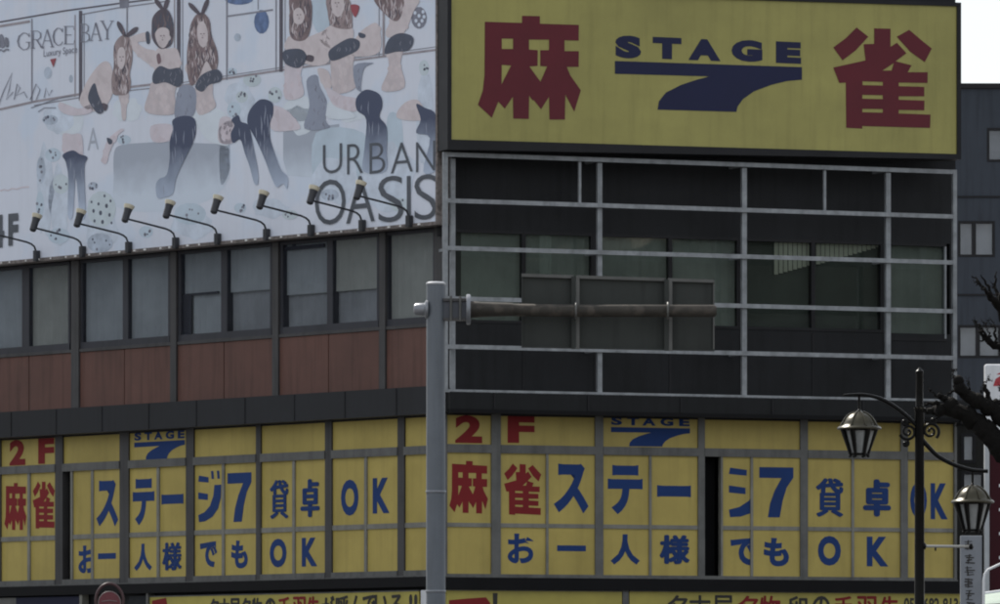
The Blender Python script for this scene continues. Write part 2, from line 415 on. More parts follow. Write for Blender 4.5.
wl = MB()
WL.box(wl, 0.0, uLend, -.68, 0, zw1, ROOF, M['wall_dark'])        # wall behind billboard
WL.box(wl, 0.0, uLend, -.68, -.02, zc0 - .01, zw0 - .02, M['wall_dark'])
WL.box(wl, 0.0, uLend, -.68, 0, 0, zf0 - .02, M['wall_dark'])
wl.build('wall', bld)
wr = MB()
WR.box(wr, 0.0, uRend, -.68, 0, zR_w1, ROOF, M['wall_dark'])
WR.box(wr, 0.0, uRend, -.68, 0, zRc0 - .01, zR_w0, M['wall_dark'])
WR.box(wr, 0.0, uRend, -.68, 0, 0, rf0 - .02, M['wall_dark'])
# pier at the far end
WR.box(wr, WR.u(953), uRend, -.68, .06, rf0, zRc0 - .01, M['alu'])
WR.box(wr, WR.u(950), uRend, -.68, 0, zR_w0, zR_w1, M['wall_dark'])
wr.build('wall', bld)
# end wall (side of the right wing)
ew = MB(); WR.box(ew, uRend - .3, uRend - .003, -14, -.7, 0, ROOF, M['wall_dark']); ew.build('end_wall', bld)
# corner column
cc = MB(); 
p0 = WL.pt(0.02, .03, 0); 
WL.box(cc, WL.u(441.5, .05), WL.u(434, .05), -.5, .05, zc0, zw1 + .3, M['frame_post'])
cc.build('corner_column', bld)
cc = MB(); cc.tube([WL.pt(-.02, .10, zL_bb - .2), WL.pt(-.02, .10, ROOF)], .05, M['frame_dark']); cc.build('drain_pipe', bld, smooth=True)

# ---- left third floor: windows in pairs
bays = [(-27, 22, 29, 68.5), (82.5, 122.7, 128, 168.5), (181, 221, 227, 270.4), (283, 327, 332.6, 377.3), (388, 433.5, None, None)]
looks = [('curtain', 'curtain_w'), ('curtain', 'curtain'), ('curtain', 'curtain'), ('curtain', 'curtain_w'), ('curtain_w', None)]
random.seed(3)
def curtain(mb, W, u0, u1, d, z0, z1, m, n=None, fold=.35):
    """gently folded hanging cloth"""
    n = n or max(8, int(abs(u1 - u0) / .06)); vs = []
    ph = random.uniform(0, 6)
    for i in range(n + 1):
        u = u0 + (u1 - u0) * i / n; dd = d + fold * (.02 * math.sin(i * 1.9 + ph) + .008 * math.sin(i * .7))
        vs += [W.pt(u, dd, z0), W.pt(u, dd, z1)]
    mb.add(vs, [(2 * i, 2 * i + 2, 2 * i + 3, 2 * i + 1) for i in range(n)], m)
for bi, (a, b, c, dd) in enumerate(bays):
    fr = MB(); right = dd if dd else b
    zb = zw0 + .015; zg0 = ZL(348.5); zg1 = ZL(270.6)
    ua, ub = WL.u(a - 4.5), WL.u(right + 1.8)
    fm = M['frame_left']
    WL.box(fr, ua, ub, -.16, .02, zb, zg0, fm); WL.box(fr, ua, ub, -.16, .02, zg1, zw1 - .002, fm)
    segs = [(a, b)] + ([(c, dd)] if dd else [])
    WL.box(fr, ua, WL.u(a), -.16, .01, zg0, zg1, fm)
    WL.box(fr, WL.u(right), ub, -.16, .01, zg0, zg1, fm)
    if dd: WL.box(fr, WL.u(b), WL.u(c), -.16, 0, zg0, zg1, fm)
    f = fr.build('window', bld)
    for si, (x0, x1) in enumerate(segs):
        gl = MB(); WL.box(gl, WL.u(x0, -.02), WL.u(x1, -.02), -.026, -.02, zg0 - .01, zg1 + .01, M['glass_l']); gl.build('pane', f)
        key = looks[bi][si]
        u0, u1 = WL.u(x0 - 3, -.09), WL.u(x1 + 3, -.09)
        cm = MB()
        low = zg0 - .1
        if bi == 2 and si == 1: low = ZL(293, 220)
        if bi == 3: low = ZL(294, 300)  # pale cloth stops where the mirrored skyline would begin
        if key: curtain(cm, WL, u0, u1, -.09, low, zg1 + .1, M[key]); cm.build('curtain', f)
        if low > zg0: cm = MB(); curtain(cm, WL, u0, u1, -.14, zg0 - .1, zg1 + .1, M['curtain_d']); cm.build('curtain', f)  # duller cloth below imitates the skyline's dark reflection
    if bi == 3:
        b3 = MB(); uu0, uu1 = WL.u(283, -.1), WL.u(327, -.1); zz = ZL(272.5, 0)
        WL.box(b3, uu0, uu1, -.055, -.03, ZL(276, 0), ZL(272.5, 0), fm); um = WL.u(296.5, -.1)
        WL.box(b3, um - .04, um + .04, -.054, -.031, zz, zg1, fm); b3.build('transom_bar', f)
    if bi == 2:
        b3 = MB(); WL.box(b3, WL.u(181, -.1), WL.u(221, -.1), -.06, -.035, ZL(311, 0), ZL(309, 0), fm)
        WL.box(b3, WL.u(181, -.1), WL.u(194, -.1), -.061, -.036, zg0, ZL(311, 0) - .004, fm); b3.build('transom_bar', f)
# posts between bays, continuing over the panels
for a, b in ((71, 78.5), (170, 176), (272, 278), (379, 385)):
    ps = MB(); WL.box(ps, WL.u(a, .06), WL.u(b, .06), -.1, .06, zp0 + .005, zw1, M['frame_post']); ps.build('post', bld)
# sill strip and maroon spandrel panels
sl = MB(); WL.box(sl, .02, uLend, -.1, .045, zw0 - .045, zw0 + .012, M['frame_post']); sl.build('sill', bld)
edges = [-38, 29, 75, 124.5, 173, 224, 275, 328.5, 382, 441]
for i in range(len(edges) - 1):
    pn = MB(); u0, u1 = WL.u(edges[i], .02), WL.u(edges[i + 1], .02)
    WL.box(pn, u0 - .012, u1 + .012, -.05, .02, zp0, zw0 - .05, M['red_panel'])
    pn.build('spandrel_panel', bld)
# canopy bands
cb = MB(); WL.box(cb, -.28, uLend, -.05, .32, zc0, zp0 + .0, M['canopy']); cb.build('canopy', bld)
cb = MB(); WR.box(cb, -.12, uRend + .05, -.05, .62, zRc0, zRc1 - .015, M['canopy_shaded'])
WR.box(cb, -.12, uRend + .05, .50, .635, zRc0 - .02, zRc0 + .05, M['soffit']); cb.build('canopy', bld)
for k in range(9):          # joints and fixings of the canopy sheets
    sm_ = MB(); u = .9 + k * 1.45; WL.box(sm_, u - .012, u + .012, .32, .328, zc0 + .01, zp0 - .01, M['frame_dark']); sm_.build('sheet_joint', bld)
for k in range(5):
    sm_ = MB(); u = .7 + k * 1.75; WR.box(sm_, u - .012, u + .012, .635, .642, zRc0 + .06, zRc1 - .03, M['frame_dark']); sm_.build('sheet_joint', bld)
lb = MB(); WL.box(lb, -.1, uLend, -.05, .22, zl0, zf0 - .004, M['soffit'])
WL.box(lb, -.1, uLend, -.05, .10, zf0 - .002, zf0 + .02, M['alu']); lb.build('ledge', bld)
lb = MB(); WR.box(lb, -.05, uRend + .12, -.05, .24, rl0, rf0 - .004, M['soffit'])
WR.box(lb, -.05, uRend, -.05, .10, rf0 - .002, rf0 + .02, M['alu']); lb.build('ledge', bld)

# ---- second floor film covered windows
def win2(W, x0, x1, mids, lv, front=(), gap=None, texts=(), logo=None, mullw=2.4):
    """one bay: frame, yellow panes, lettering.  lv=(top, t1, t0, m1, m0, y0, f0)"""
    top, t1, t0, m1, m0, y0, f0 = lv
    fr = MB(); A = M['alu']
    ul, ur = W.u(x0), W.u(x1)
    W.box(fr, ul, ur, -.08, .05, t0, t1, A)                        # transom
    W.box(fr, ul, ur, -.08, .045, f0, y0, A)                       # bottom rail
    W.box(fr, ul, ur, -.08, .02, top - .03, top, M['frame_dark'])  # head
    xs = [gap[1] if gap else x0] + list(mids) + [x1]
    for mx in mids: W.box(fr, W.u(mx - mullw / 2, .03), W.u(mx + mullw / 2, .03), -.08, .03, y0, t0, M['alu_pale'])
    W.box(fr, W.u(xs[0]), ur, -.08, .022, m0, m1, M['alu_pale'])
    if gap: W.box(fr, W.u(gap[1] - 1.2, .03), W.u(gap[1] + .8, .03), -.08, .03, y0, t0, M['alu_pale'])
    f = fr.build('window', bld)
    pn = MB()
    W.box(pn, ul, ur, -.03, 0, t1, top - .03, M['film'])
    for i in range(len(xs) - 1):
        dz = .012 if i in front else 0
        for z0, z1 in ((y0, m0), (m1, t0)):
            W.box(pn, W.u(xs[i]), W.u(xs[i + 1]), -.03, dz, z0, z1, M['film'])
    pn.build('film_pane', f)
    if gap:
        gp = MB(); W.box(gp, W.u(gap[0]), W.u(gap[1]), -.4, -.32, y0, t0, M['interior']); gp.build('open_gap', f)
    for key, name in (('red2', 'red_lettering'), ('blue', 'blue_lettering')):
        ls = [t for t in texts if t[2] == key]
        if ls or (logo and key == 'blue'):
            lt = MB()
            for tx, bx, k, dd, bold in ls: put_text(lt, W, tx, bx, dd, M[k], bold)
            if logo and key == 'blue': logo(lt)
            lt.build(name, f)
    return f

# logo: word over a bar with a swooping seven
_s = lambda x: 187 + (x - 68) * .033
LG = [(68, 187), (918, 215), (918, 272), (850, 278), (780, 295), (700, 325), (650, 360), (625, 395), (620, 418), (262, 408), (268, 370), (300, 330), (370, 295), (440, 272), (498, 257), (68, 245)]
LG = [((x - 68) / 850, (y - _s(x)) / 215) for x, y in LG]
LT = [('S', 70, 187), ('T', 240, 370), ('A', 402, 548), ('G', 598, 738), ('E', 800, 914)]
def logo_on(mb, W, x0, x1, ybar, ybot, ytop, yw, d, m, xr=None, squash=1.0, slope=0.0, bold=.05):
    """bar top at ybar (at x0), swoosh bottom ybot, word ytop..yw"""
    xm = (x0 + x1) / 2; u0, u1 = W.u(x0, d), W.u(x1, d)
    zb, zt = W.z(xm, ybot, d), W.z(xm, ybar, d); w0, w1 = W.z(xm, yw, d), W.z(xm, ytop, d)
    vs, fs = fill2d([[(a, b) for a, b in LG]])
    mb.add([W.pt(u0 + a * (u1 - u0), d, zt + b * (zb - zt) + slope * (a - .5)) for a, b in vs], fs, m)
    for ch, a, b in LT:
        a = (a - 68) / 850; b = (b - 68) / 850
        gv, gf = glyphs(ch, bold)
        mb.add([W.pt(u0 + (a + gx * (b - a)) * (u1 - u0), d, w0 + gy * (w1 - w0) + slope * (a + gx * (b - a) - .5)) for gx, gy in gv], gf, m)

def c7(x0, x1, y0, y1): return (x0 / 2.961, 400 + y0 / 2.961, x1 / 2.961, 400 + y1 / 2.961)
def c8(x0, x1, y0, y1): return (220 + x0 / 2.961, 400 + y0 / 2.961, 220 + x1 / 2.961, 400 + y1 / 2.961)
def d7(x0, x1, y0, y1): return (440 + x0 / 2.961, 400 + y0 / 2.961, 440 + x1 / 2.961, 400 + y1 / 2.961)
def d8(x0, x1, y0, y1): return (700 + x0 / 2.697, 380 + y0 / 2.697, 700 + x1 / 2.697, 380 + y1 / 2.697)
BK = .035; BL = .05
lvL = (zc0, zt1, zt0, zm1, zm0, zy0, zf0 + .02)
lvR = (zRc0, rt1, rt0, rm1, rm0, ry0, rf0 + .02)
LD = .004
win2(WL, -60, -2, (-31,), lvL)
win2(WL, 1.7, 56.5, (28.5,), lvL, texts=[('2', c7(28, 75, 118, 193), 'red2', LD, BL), ('F', c7(113, 160, 113, 188), 'red2', LD, BL), ('麻', c7(13, 78, 245, 385), 'red2', LD, BK), ('雀', c7(97, 162, 240, 380), 'red2', LD, BK)])
win2(WL, 64, 121, (92,), lvL, gap=(62, 71.5), front=(1,), texts=[('ス', c7(285, 350, 237, 375), 'blue', .016, BL), ('お', c7(232, 290, 430, 512), 'blue', LD, BK), ('一', c7(290, 343, 453, 470), 'blue', .016, .02)])
win2(WL, 130, 187.3, (157.7,), lvL, texts=[('テ', c7(393, 457, 232, 370), 'blue', LD, BL), ('ー', c7(478, 543, 278, 308), 'blue', LD, .03), ('人', c7(397, 450, 425, 505), 'blue', LD, BL), ('様', c7(480, 538, 420, 505), 'blue', LD, .02)],
     logo=lambda mb: logo_on(mb, WL, 134.2, 184.8, 441.2, 459, 431.3, 439.4, LD, M['blue']))
win2(WL, 195, 257.3, (222.8,), lvL, texts=[('ジ', c7(587, 655, 210, 360), 'blue', LD, BL), ('7', c8(22, 93, 215, 360), 'blue', LD, .05), ('で', c7(592, 643, 418, 495), 'blue', LD, BL), ('も', c8(33, 82, 415, 498), 'blue', LD, BL)])
win2(WL, 262, 326.4, (293.3,), lvL, texts=[('貸', c8(147, 203, 235, 352), 'blue', LD, .025), ('卓', c8(238, 295, 232, 348), 'blue', LD, .03), ('O', c8(147, 197, 410, 495), 'blue', LD, BL), ('K', c8(242, 288, 407, 492), 'blue', LD, BL)])
win2(WL, 333, 399, (365.3,), lvL, texts=[('O', c8(358, 410, 235, 342), 'blue', LD, BL), ('K', c8(452, 502, 230, 335), 'blue', LD, BL)])
win2(WL, 405.6, 440.5, (), lvL)
for a, b in ((-2, 1.7), (56.5, 64), (121, 130), (187.3, 195), (257.3, 262), (326.4, 333), (399, 405.6)):
    ps = MB(); WL.box(ps, WL.u(a), WL.u(b), -.12, .035, zf0 + .02, zc0 - .001, M['frame_post']); ps.build('post', bld)
# right side
win2(WR, 446.5, 490.8, (), lvR, texts=[('2', d7(45, 125, 45, 127), 'red2', LD, BL), ('麻', d7(28, 142, 180, 335), 'red2', LD, BK)])
win2(WR, 500, 594.4, (547.4,), lvR, front=(1,), texts=[('F', d7(200, 280, 47, 127), 'red2', LD, BL), ('雀', d7(190, 300, 188, 340), 'red2', LD, BK), ('ス', d7(337, 440, 188, 335), 'blue', .016, BL), ('お', d7(200, 285, 395, 483), 'blue', LD, BK), ('一', d7(347, 432, 430, 447), 'blue', .016, .02)])
win2(WR, 602.5, 697.5, (650.5,), lvR, texts=[('テ', d7(497, 600, 192, 338), 'blue', LD, BL), ('ー', d7(643, 743, 252, 287), 'blue', LD, .03), ('人', d7(505, 592, 397, 487), 'blue', LD, BL), ('様', d7(650, 740, 397, 487), 'blue', LD, .02)],
     logo=lambda mb: logo_on(mb, WR, 611, 690, 427.6, 446.5, 417.3, 425.6, LD, M['blue']))
win2(WR, 704, 799.5, (752,), lvR, gap=(704.5, 722.2), front=(1,), texts=[('ジ', d8(78, 185, 225, 370), 'blue', LD, BL), ('7', d8(160, 252, 235, 370), 'blue', .016, .05), ('で', d8(82, 155, 425, 500), 'blue', LD, BL), ('も', d8(172, 240, 425, 502), 'blue', .016, BL)])
win2(WR, 807, 900, (853,), lvR, texts=[('貸', d8(312, 387, 263, 370), 'blue', LD, .025), ('卓', d8(440, 515, 265, 370), 'blue', LD, .03), ('O', d8(318, 380, 420, 500), 'blue', LD, BL), ('K', d8(450, 508, 422, 502), 'blue', LD, BL)])
win2(WR, 907, 953, (), lvR, texts=[('O', d8(567, 612, 275, 372), 'blue', LD, BL), ('K', d8(622, 668, 278, 375), 'blue', LD, BL)])
for a, b in ((490.8, 500), (594.4, 602.5), (697.5, 704), (799.5, 807), (900, 907)):
    ps = MB(); WR.box(ps, WR.u(a), WR.u(b), -.12, .04, rf0 + .02, zRc0 - .001, M['alu']); ps.build('post', bld)
ps = MB(); WR.box(ps, 0, WR.u(446.5), -.12, .04, rf0 + .02, zRc0 - .001, M['alu']); ps.build('post', bld)

# ---- right third floor windows behind the lattice
wx = [(449, 522), (525.5, 591), (597, 668.5), (672, 737), (744, 811.5), (815, 880.5), (889, 944.5)]
for i, (a, b) in enumerate(wx):
    fr = MB(); fm = M['frame_dark']; u0, u1 = WR.u(a - 1.7), WR.u(b + 1.7)
    z0, z1 = zR_w0 + .002, zR_w1 - .002
    if i == 6: z0 = ZR(331, 500)
    WR.box(fr, u0, u1, -.14, .012, z0, z0 + .05, fm); WR.box(fr, u0, u1, -.14, .012, z1 - .05, z1, fm)
    WR.box(fr, u0, WR.u(a), -.14, .012, z0 + .05, z1 - .05, fm); WR.box(fr, WR.u(b), u1, -.14, .012, z0 + .05, z1 - .05, fm if i < 6 else M['steel'])
    f = fr.build('window', bld)
    gl = MB(); WR.box(gl, WR.u(a), WR.u(b), -.036, -.03, z0 + .03, z1 - .03, M['glass_r']); gl.build('pane', f)
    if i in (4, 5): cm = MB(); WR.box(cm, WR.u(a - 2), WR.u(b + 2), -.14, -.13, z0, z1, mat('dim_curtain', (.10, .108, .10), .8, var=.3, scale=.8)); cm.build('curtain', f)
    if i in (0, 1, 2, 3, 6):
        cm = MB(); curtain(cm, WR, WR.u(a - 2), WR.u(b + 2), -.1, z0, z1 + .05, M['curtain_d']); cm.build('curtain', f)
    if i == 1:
        cm = MB(); curtain(cm, WR, WR.u(541), WR.u(553), -.07, z0 + .1, z1, M['curtain']); cm.build('curtain', f)  # pale strip imitates a bright reflection in this pane
    if i in (4, 5):      # pale slats imitating a sunlit building mirrored in the glass
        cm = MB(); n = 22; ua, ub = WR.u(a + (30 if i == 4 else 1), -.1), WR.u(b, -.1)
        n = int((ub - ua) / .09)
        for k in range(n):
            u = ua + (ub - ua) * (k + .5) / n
            # the lower edge of the imitated reflection climbs to the right
            refl_low = z1 - (.62 if i == 4 else .42) + (.2 if i == 4 else .36) * (k / n)
            WR.box(cm, u - .040, u + .036, -.105, -.10, refl_low, z1, mat('pale_reflection', (.62, .60, .52), .7, var=.15))
        cm.build('reflection_slats', f)
for a, b in ((591 + 1.7, 597 - 1.7), (737 + 1.7, 744 - 1.7), (880.5 + 1.7, 889 - 1.7), (522 + 1.7, 525.5 - 1.7)):
    pr = MB(); WR.box(pr, WR.u(a), WR.u(b), -.5, .02, zR_w0 + .002, zR_w1 - .002, M['frame_dark']); pr.build('pier', bld)
# faint panel joints of the blind bands
for x in (523.5, 595, 670, 741, 813, 885):
    jn = MB(); WR.box(jn, WR.u(x) - .02, WR.u(x) + .02, 0, .012, zRc1, zR_w0 - .05, M['frame_dark']); jn.build('panel_joint', bld)
# ground floor shop fronts (below the picture)
for W_, n_ in ((WR, 5), (WL, 8)):
    for k in range(n_):
        sf = MB(); W_.box(sf, .5 + k * 1.75, 2.0 + k * 1.75, 0, .03, .25, 2.6, M['shopglass']); sf.build('shop_window', bld)
cp = MB(); WR.box(cp, 0, uRend, -.7, .1, ROOF + .002, ROOF + .25, M['frame_dark']); WL.box(cp, .1, uLend, -.7, .1, ROOF + .003, ROOF + .25, M['frame_dark']); cp.build('coping', bld)

# ================================================================== LATTICE
DL = .62
zz = lambda y, x=449: WR.z(x, y, DL)
uA = WR.u(443.8, DL); uB = WR.u(957, DL)
lat = thing('steel_lattice', WR.pt(uA, DL, zz(391)), 'pale steel lattice of posts and rails standing off the dark wall', 'lattice')
for y in (154.5, 200.6, 248, 298.3, 346.5, 390.6):
    r = MB(); h = .037 if y < 390 else .025
    WR.box(r, uA, uB, DL - .05, DL, zz(y) - h, zz(y) + h, M['steel'])
    r.build('rail', lat)
zlo, zhi = zz(391), zz(154.5)
for x, w, d1 in ((445.9, .040, DL + .006), (955.2, .036, DL + .006), (453.2, .042, DL - .19), (600, .043, DL - .055), (744.6, .045, DL - .055), (888.5, .045, DL - .055)):
    p = MB(); u = WR.u(x, d1); WR.box(p, u - w, u + w, d1 - .07, d1, zlo + .02, zhi + (.04 if d1 > DL else -.05), M['steel']); p.build('post', lat)
for x in (580, 825):
    p = MB(); u = WR.u(x, DL - .055); WR.box(p, u - .024, u + .024, DL - .1, DL - .055, zz(200.6) + .04, zhi - .04, M['steel']); p.build('strut', lat)
for x in (453.5, 600, 744.6, 888.5):
    for y in (154.5, 248, 346.5):
        b = MB(); u = WR.u(x, DL); WR.box(b, u - .025, u + .025, 0, DL - .13, zz(y) - .03, zz(y) + .02, M['steel']); b.build('bracket', lat)

# ================================================================== MAHJONG SIGN
DS = .85
sg = thing('mahjong_sign', WR.pt(0, DS, ZR(146, 450, DS)), 'long yellow parlour sign with two maroon characters and STAGE 7 above the lattice', 'sign')
def sq(px, py, d): u, z = WR.uz(px, py, d); return WR.pt(u, d, z)
def qprism(mb, cor, d0, d1, m):
    q0 = [sq(x, y, d1) for x, y in cor]; back = [Vector((p.x + WR.n.x * (d0 - d1), p.y + WR.n.y * (d0 - d1), p.z)) for p in q0]
    mb.hexa([back[0], back[1], q0[1], q0[0], back[3], back[2], q0[2], q0[3]], m)
bd = MB(); qprism(bd, [(451.5, 139.6), (957.2, 154.4), (957.2, 6.5), (451.5, -9)], .42, DS - .03, M['sign_y']); bd.build('board', sg)
fr = MB()
qprism(fr, [(447.6, 149.5), (961.2, 159.4), (961.2, 154.3), (447.6, 139.5)], .36, DS, M['frame_dark'])
qprism(fr, [(447.6, -9), (961.2, 6.6), (961.2, 2.8), (447.6, -13)], .36, DS, M['frame_dark'])
qprism(fr, [(447.6, 139.5), (451.6, 139.6), (451.6, -9), (447.6, -9)], .36, DS - .002, M['frame_dark'])
qprism(fr, [(957.2, 154.3), (961.2, 154.4), (961.2, 6.6), (957.2, 6.5)], .36, DS - .002, M['frame_dark'])
fr.build('frame', sg)
for x in (500, 650, 800, 930):
    bk = MB(); WR.box(bk, WR.u(x) - .04, WR.u(x) + .04, 0, .42, ZR(120, 500), ZR(112, 500), M['frame_dark']); bk.build('bracket', sg)
dT = DS - .024
lt = MB(); poly_on(lt, WR, [[(470 + x / 5.033, 10 + y / 5.033) for x, y in l] for l in MA], dT, M['red']); lt.build('maroon_character', sg)
lt = MB()
for S in (JA, JB, JC): poly_on(lt, WR, [[(820 + x / 4.65, 10 + y / 4.65) for x, y in l] for l in S], dT, M['red'])
lt.build('maroon_character', sg)
lt = MB(); poly_on(lt, WR, [[(600 + (68 + a * 850) / 4.545, 20 + (b * 215 + _s(68 + a * 850)) / 4.545) for a, b in LG]], dT, M['navy'])
for ch, bx in (('S', (70, 72, 187, 175)), ('T', (240, 80, 370, 178)), ('A', (402, 88, 548, 185)), ('G', (598, 92, 738, 190)), ('E', (800, 100, 914, 198))):
    put_text(lt, WR, ch, (600 + bx[0] / 4.545, 20 + bx[1] / 4.545, 600 + bx[2] / 4.545, 20 + bx[3] / 4.545), dT, M['navy'], .075)
lt.build('navy_lettering', sg)
# conduit beside the sign
cd = MB(); u = WR.u(446, .5); cd.tube([WR.pt(u, .5, WR.z(446, 143, .5)), WR.pt(u, .5, ROOF + .4)], .03, M['steel'])
for z in (13.2, 15.2): WR.box(cd, u - .05, u + .35, .40, .46, z, z + .05, M['steel'])
o = cd.build('conduit', None, smooth=True); tag(o, 'thin pale grey vertical conduit between the billboard and the yellow sign', 'conduit')

# ================================================================== BILLBOARD
DB = .34
bbz = WL.z(0, 264, DB)
bb = thing('billboard', WL.pt(0, DB, bbz), 'large pale blue billboard printed with women in bunny ears above the left windows', 'billboard')
uE = WL.u(438.8, DB); 
pn = MB(); WL.box(pn, WL.u(436.8, DB), uLend, .06, DB, bbz + .04, ROOF + .3, P['sheet']); pn.build('panel', bb)
fr = MB(); WL.box(fr, uE, uLend, .06, DB + .03, bbz - .02, bbz + .04, M['trim']); WL.box(fr, uE, WL.u(436.8, DB), .06, DB + .03, bbz + .04, ROOF + .3, M['trim'])
fr.build('frame', bb)
random.seed(11)
for k in range(34):
    u = .2 + k * .42 + random.uniform(-.12, .12)
    if u > 14: break
    s = random.choice((.012, .018, .03)); bl = MB(); WL.box(bl, u - s, u + s, DB + .03, DB + .05, bbz + .0, bbz + .03, M['glint']); bl.build('trim_glint', bb)  # small white chips standing for glints of light along the trim
fz = WL.z(100, 150, DB)
zt = lambda y, x: WL.z(x, y, DB) - bbz
M['boot1'] = fade_print('print_boot_fade', (.055, .07, .13), (.50, .58, .72), WL.z(150, 150, DB) - bbz, WL.z(150, 208, DB) - bbz)
M['sofaf'] = fade_print('print_sofa_fade', (.40, .44, .52), (.62, .69, .79), WL.z(150, 160, DB) - bbz, WL.z(150, 195, DB) - bbz)
LAY = [0]
def Ld(k): return DB + .002 + .0008 * k
def A1(l): return [(x / 4.473, y / 4.473) for x, y in l]
def A2(l): return [(80 + x / 5.03, y / 5.03) for x, y in l]
def A3(l): return [(220 + x / 5.033, y / 5.033) for x, y in l]
def A4(l): return [(320 + x / 5.033, y / 5.033) for x, y in l]
def A5(l): return [(60 + x / 4.833, 90 + y / 4.833) for x, y in l]
def A6(l): return [(220 + x / 5.033, 80 + y / 5.033) for x, y in l]
def A7(l): return [(300 + x / 3.773, 80 + y / 3.773) for x, y in l]
def A8(l): return [(x / 4.646, 140 + y / 4.646) for x, y in l]
def pf(mb, l, lay, m, sm=True): poly_on(mb, WL, [l], Ld(lay), m, sm)
# printed furniture, jars and window lines
bg = MB(); pf(bg, A5([(262, 300), (300, 266), (420, 255), (540, 250), (640, 256), (800, 270), (818, 330), (815, 430), (740, 520), (600, 570), (420, 590), (270, 560), (260, 420)]), 0, M['sofaf']); bg.build('printed_sofa', bb)
bg = MB(); pf(bg, A6([(318, 262), (420, 245), (600, 222), (603, 420), (560, 500), (340, 480), (318, 400)]), 0, M['sofaf'], False); bg.build('printed_sofa', bb)
bg = MB(); pf(bg, A7([(330, 140), (375, 135), (388, 200), (385, 330), (330, 340)]), 0, P['aqua']); bg.build('printed_cushion', bb)
bg = MB(); pf(bg, A7([(60, 200), (240, 200), (240, 330), (150, 440), (60, 420)]), 1, P['aqua']); bg.build('printed_panel', bb)
bg = MB(); pf(bg, A6([(0, 320), (45, 315), (50, 440), (20, 520), (0, 500)]), 0, P['smudge']); bg.build('printed_smudge', bb)
bg = MB(); pf(bg, A3([(465, 0), (550, 0), (555, 130), (500, 170), (462, 100)]), 0, P['aqua']); bg.build('printed_panel', bb)
bg = MB(); pf(bg, A5([(0, 60), (60, 70), (110, 110), (105, 190), (60, 215), (0, 210)]), 1, P['white']); bg.build('printed_skirt', bb)
bg = MB(); pf(bg, A3([(350, 500), (440, 490), (455, 600), (300, 600)]), 1, P['white']); bg.build('printed_skirt', bb)
def ball(mb, cx, cy, rx, ry, lay, m, k=14): pf(mb, [(cx + rx * math.cos(2 * math.pi * i / k), cy + ry * math.sin(2 * math.pi * i / k)) for i in range(k)], lay, m, False)
random.seed(5)
jr = MB(); ball(jr, 101.5, 209, 14.5, 18, 2, P['jar'])
for dx, dy, s in ((-8, 2, 1.6), (-3, -5, 1.4), (5, -3, 1.9), (-1, 4, 2.0), (8, 6, 1.6), (-7, 12, 1.4), (1, 13, 1.8), (9, -8, 1.3), (-10, -7, 1.2), (3, -13, 1.3), (10, 14, 1.2)): ball(jr, 101.5 + dx, 209 + dy, s * .8, s * 1.25, 3, P['navy'], 8)
jr.build('printed_jar', bb)
for cx, cy, rx, ry in ((53, 155, 8, 7), (41, 170, 4.5, 14), (61, 184, 8.5, 10), (59, 236, 11, 8), (100, 243, 13, 10), (190, 214, 16, 11), (146, 232, 7, 6), (93, 186, 5, 4), (124, 140, 7, 5), (242, 97, 6, 6), (234, 110, 7, 8), (252, 80, 9, 7), (275, 95, 7, 8), (398, 78, 5, 6), (424, 68, 5, 8), (40, 205, 4, 14), (50, 120, 8, 5), (330, 195, 9, 6), (240, 208, 6, 5), (205, 96, 6, 8), (400, 205, 10, 7), (232, 72, 5, 4), (290, 215, 8, 5)):
    jr = MB(); ball(jr, cx, cy, rx, ry, 2, random.choice((P['smudge'], P['jar'], P['aqua'])))
    for k in range(5):
        a = random.uniform(0, 6.3); r = random.uniform(.2, .8); s = random.uniform(.7, 1.4)
        ball(jr, cx + rx * r * math.cos(a), cy + ry * r * math.sin(a), s, s * 1.3, 3, random.choice((P['letter'], P['navy'], P['letter'])), 7)
    jr.build('printed_jar', bb)
jr = MB(); ball(jr, 239, -1, 14.5, 6, 2, P['blue']); jr.build('printed_ball', bb); jr = MB(); ball(jr, 261.5, 22, 7.5, 12, 2, P['blue']); jr.build('printed_ball', bb)
jr = MB(); ball(jr, 419, 18, 7.8, 11, 2, P['letter'])
for dx, dy in ((-4, -5), (0, -2), (4, -6), (-3, 3), (3, 3), (0, 7), (5, -1)): ball(jr, 419 + dx, 18 + dy, 1.6, 2, 3, P['sheet'], 8)
jr.build('printed_ball', bb)
random.seed(17)
for cx, cy, rx, ry, mm in ((101, 228, 17, 22, 'aqua'), (45, 190, 9, 45, 'aqua'), (59, 205, 10, 40, 'aqua'), (192, 225, 22, 14, 'aqua'), (240, 100, 14, 20, 'aqua'), (425, 120, 9, 55, 'aqua'), (388, 178, 30, 34, 'aqua'), (335, 180, 26, 24, 'aqua'), (270, 208, 18, 10, 'aqua'), (60, 118, 16, 16, 'aqua'), (300, 120, 18, 14, 'white'), (350, 110, 24, 12, 'white'), (128, 110, 16, 12, 'white'), (210, 120, 20, 14, 'white')):
    k = 18; l = [(cx + rx * math.cos(2 * math.pi * i / k) * random.uniform(.8, 1.12), cy + ry * math.sin(2 * math.pi * i / k) * random.uniform(.8, 1.12)) for i in range(k)]
    jr = MB(); pf(jr, l, 1 if mm == 'white' else 1.4, P['wash' if mm == 'aqua' else 'white']); jr.build('printed_wash', bb)
for a_ in ((237.5, 37.5, 3.5, 4), (48, 73, 4, 6), (71, 79, 2, 4)): jr = MB(); ball(jr, *a_, 2, P['smudge']); jr.build('printed_ball', bb)
wf = MB()
S = lambda pts, w, lay, m: stroke_on(wf, WL, pts, w, Ld(lay), m)
S([(-20, 25.5), (0, 22.3), (65, 11), (118, 3.8), (152, -.5)], 1.5, 4, P['line'])
S([(-20, 30), (0, 26.5), (30, 21.6)], 2.4, 4, P['mauve']); S([(80, 15), (118, 8), (170, 1)], 1.2, 4, P['mid'])
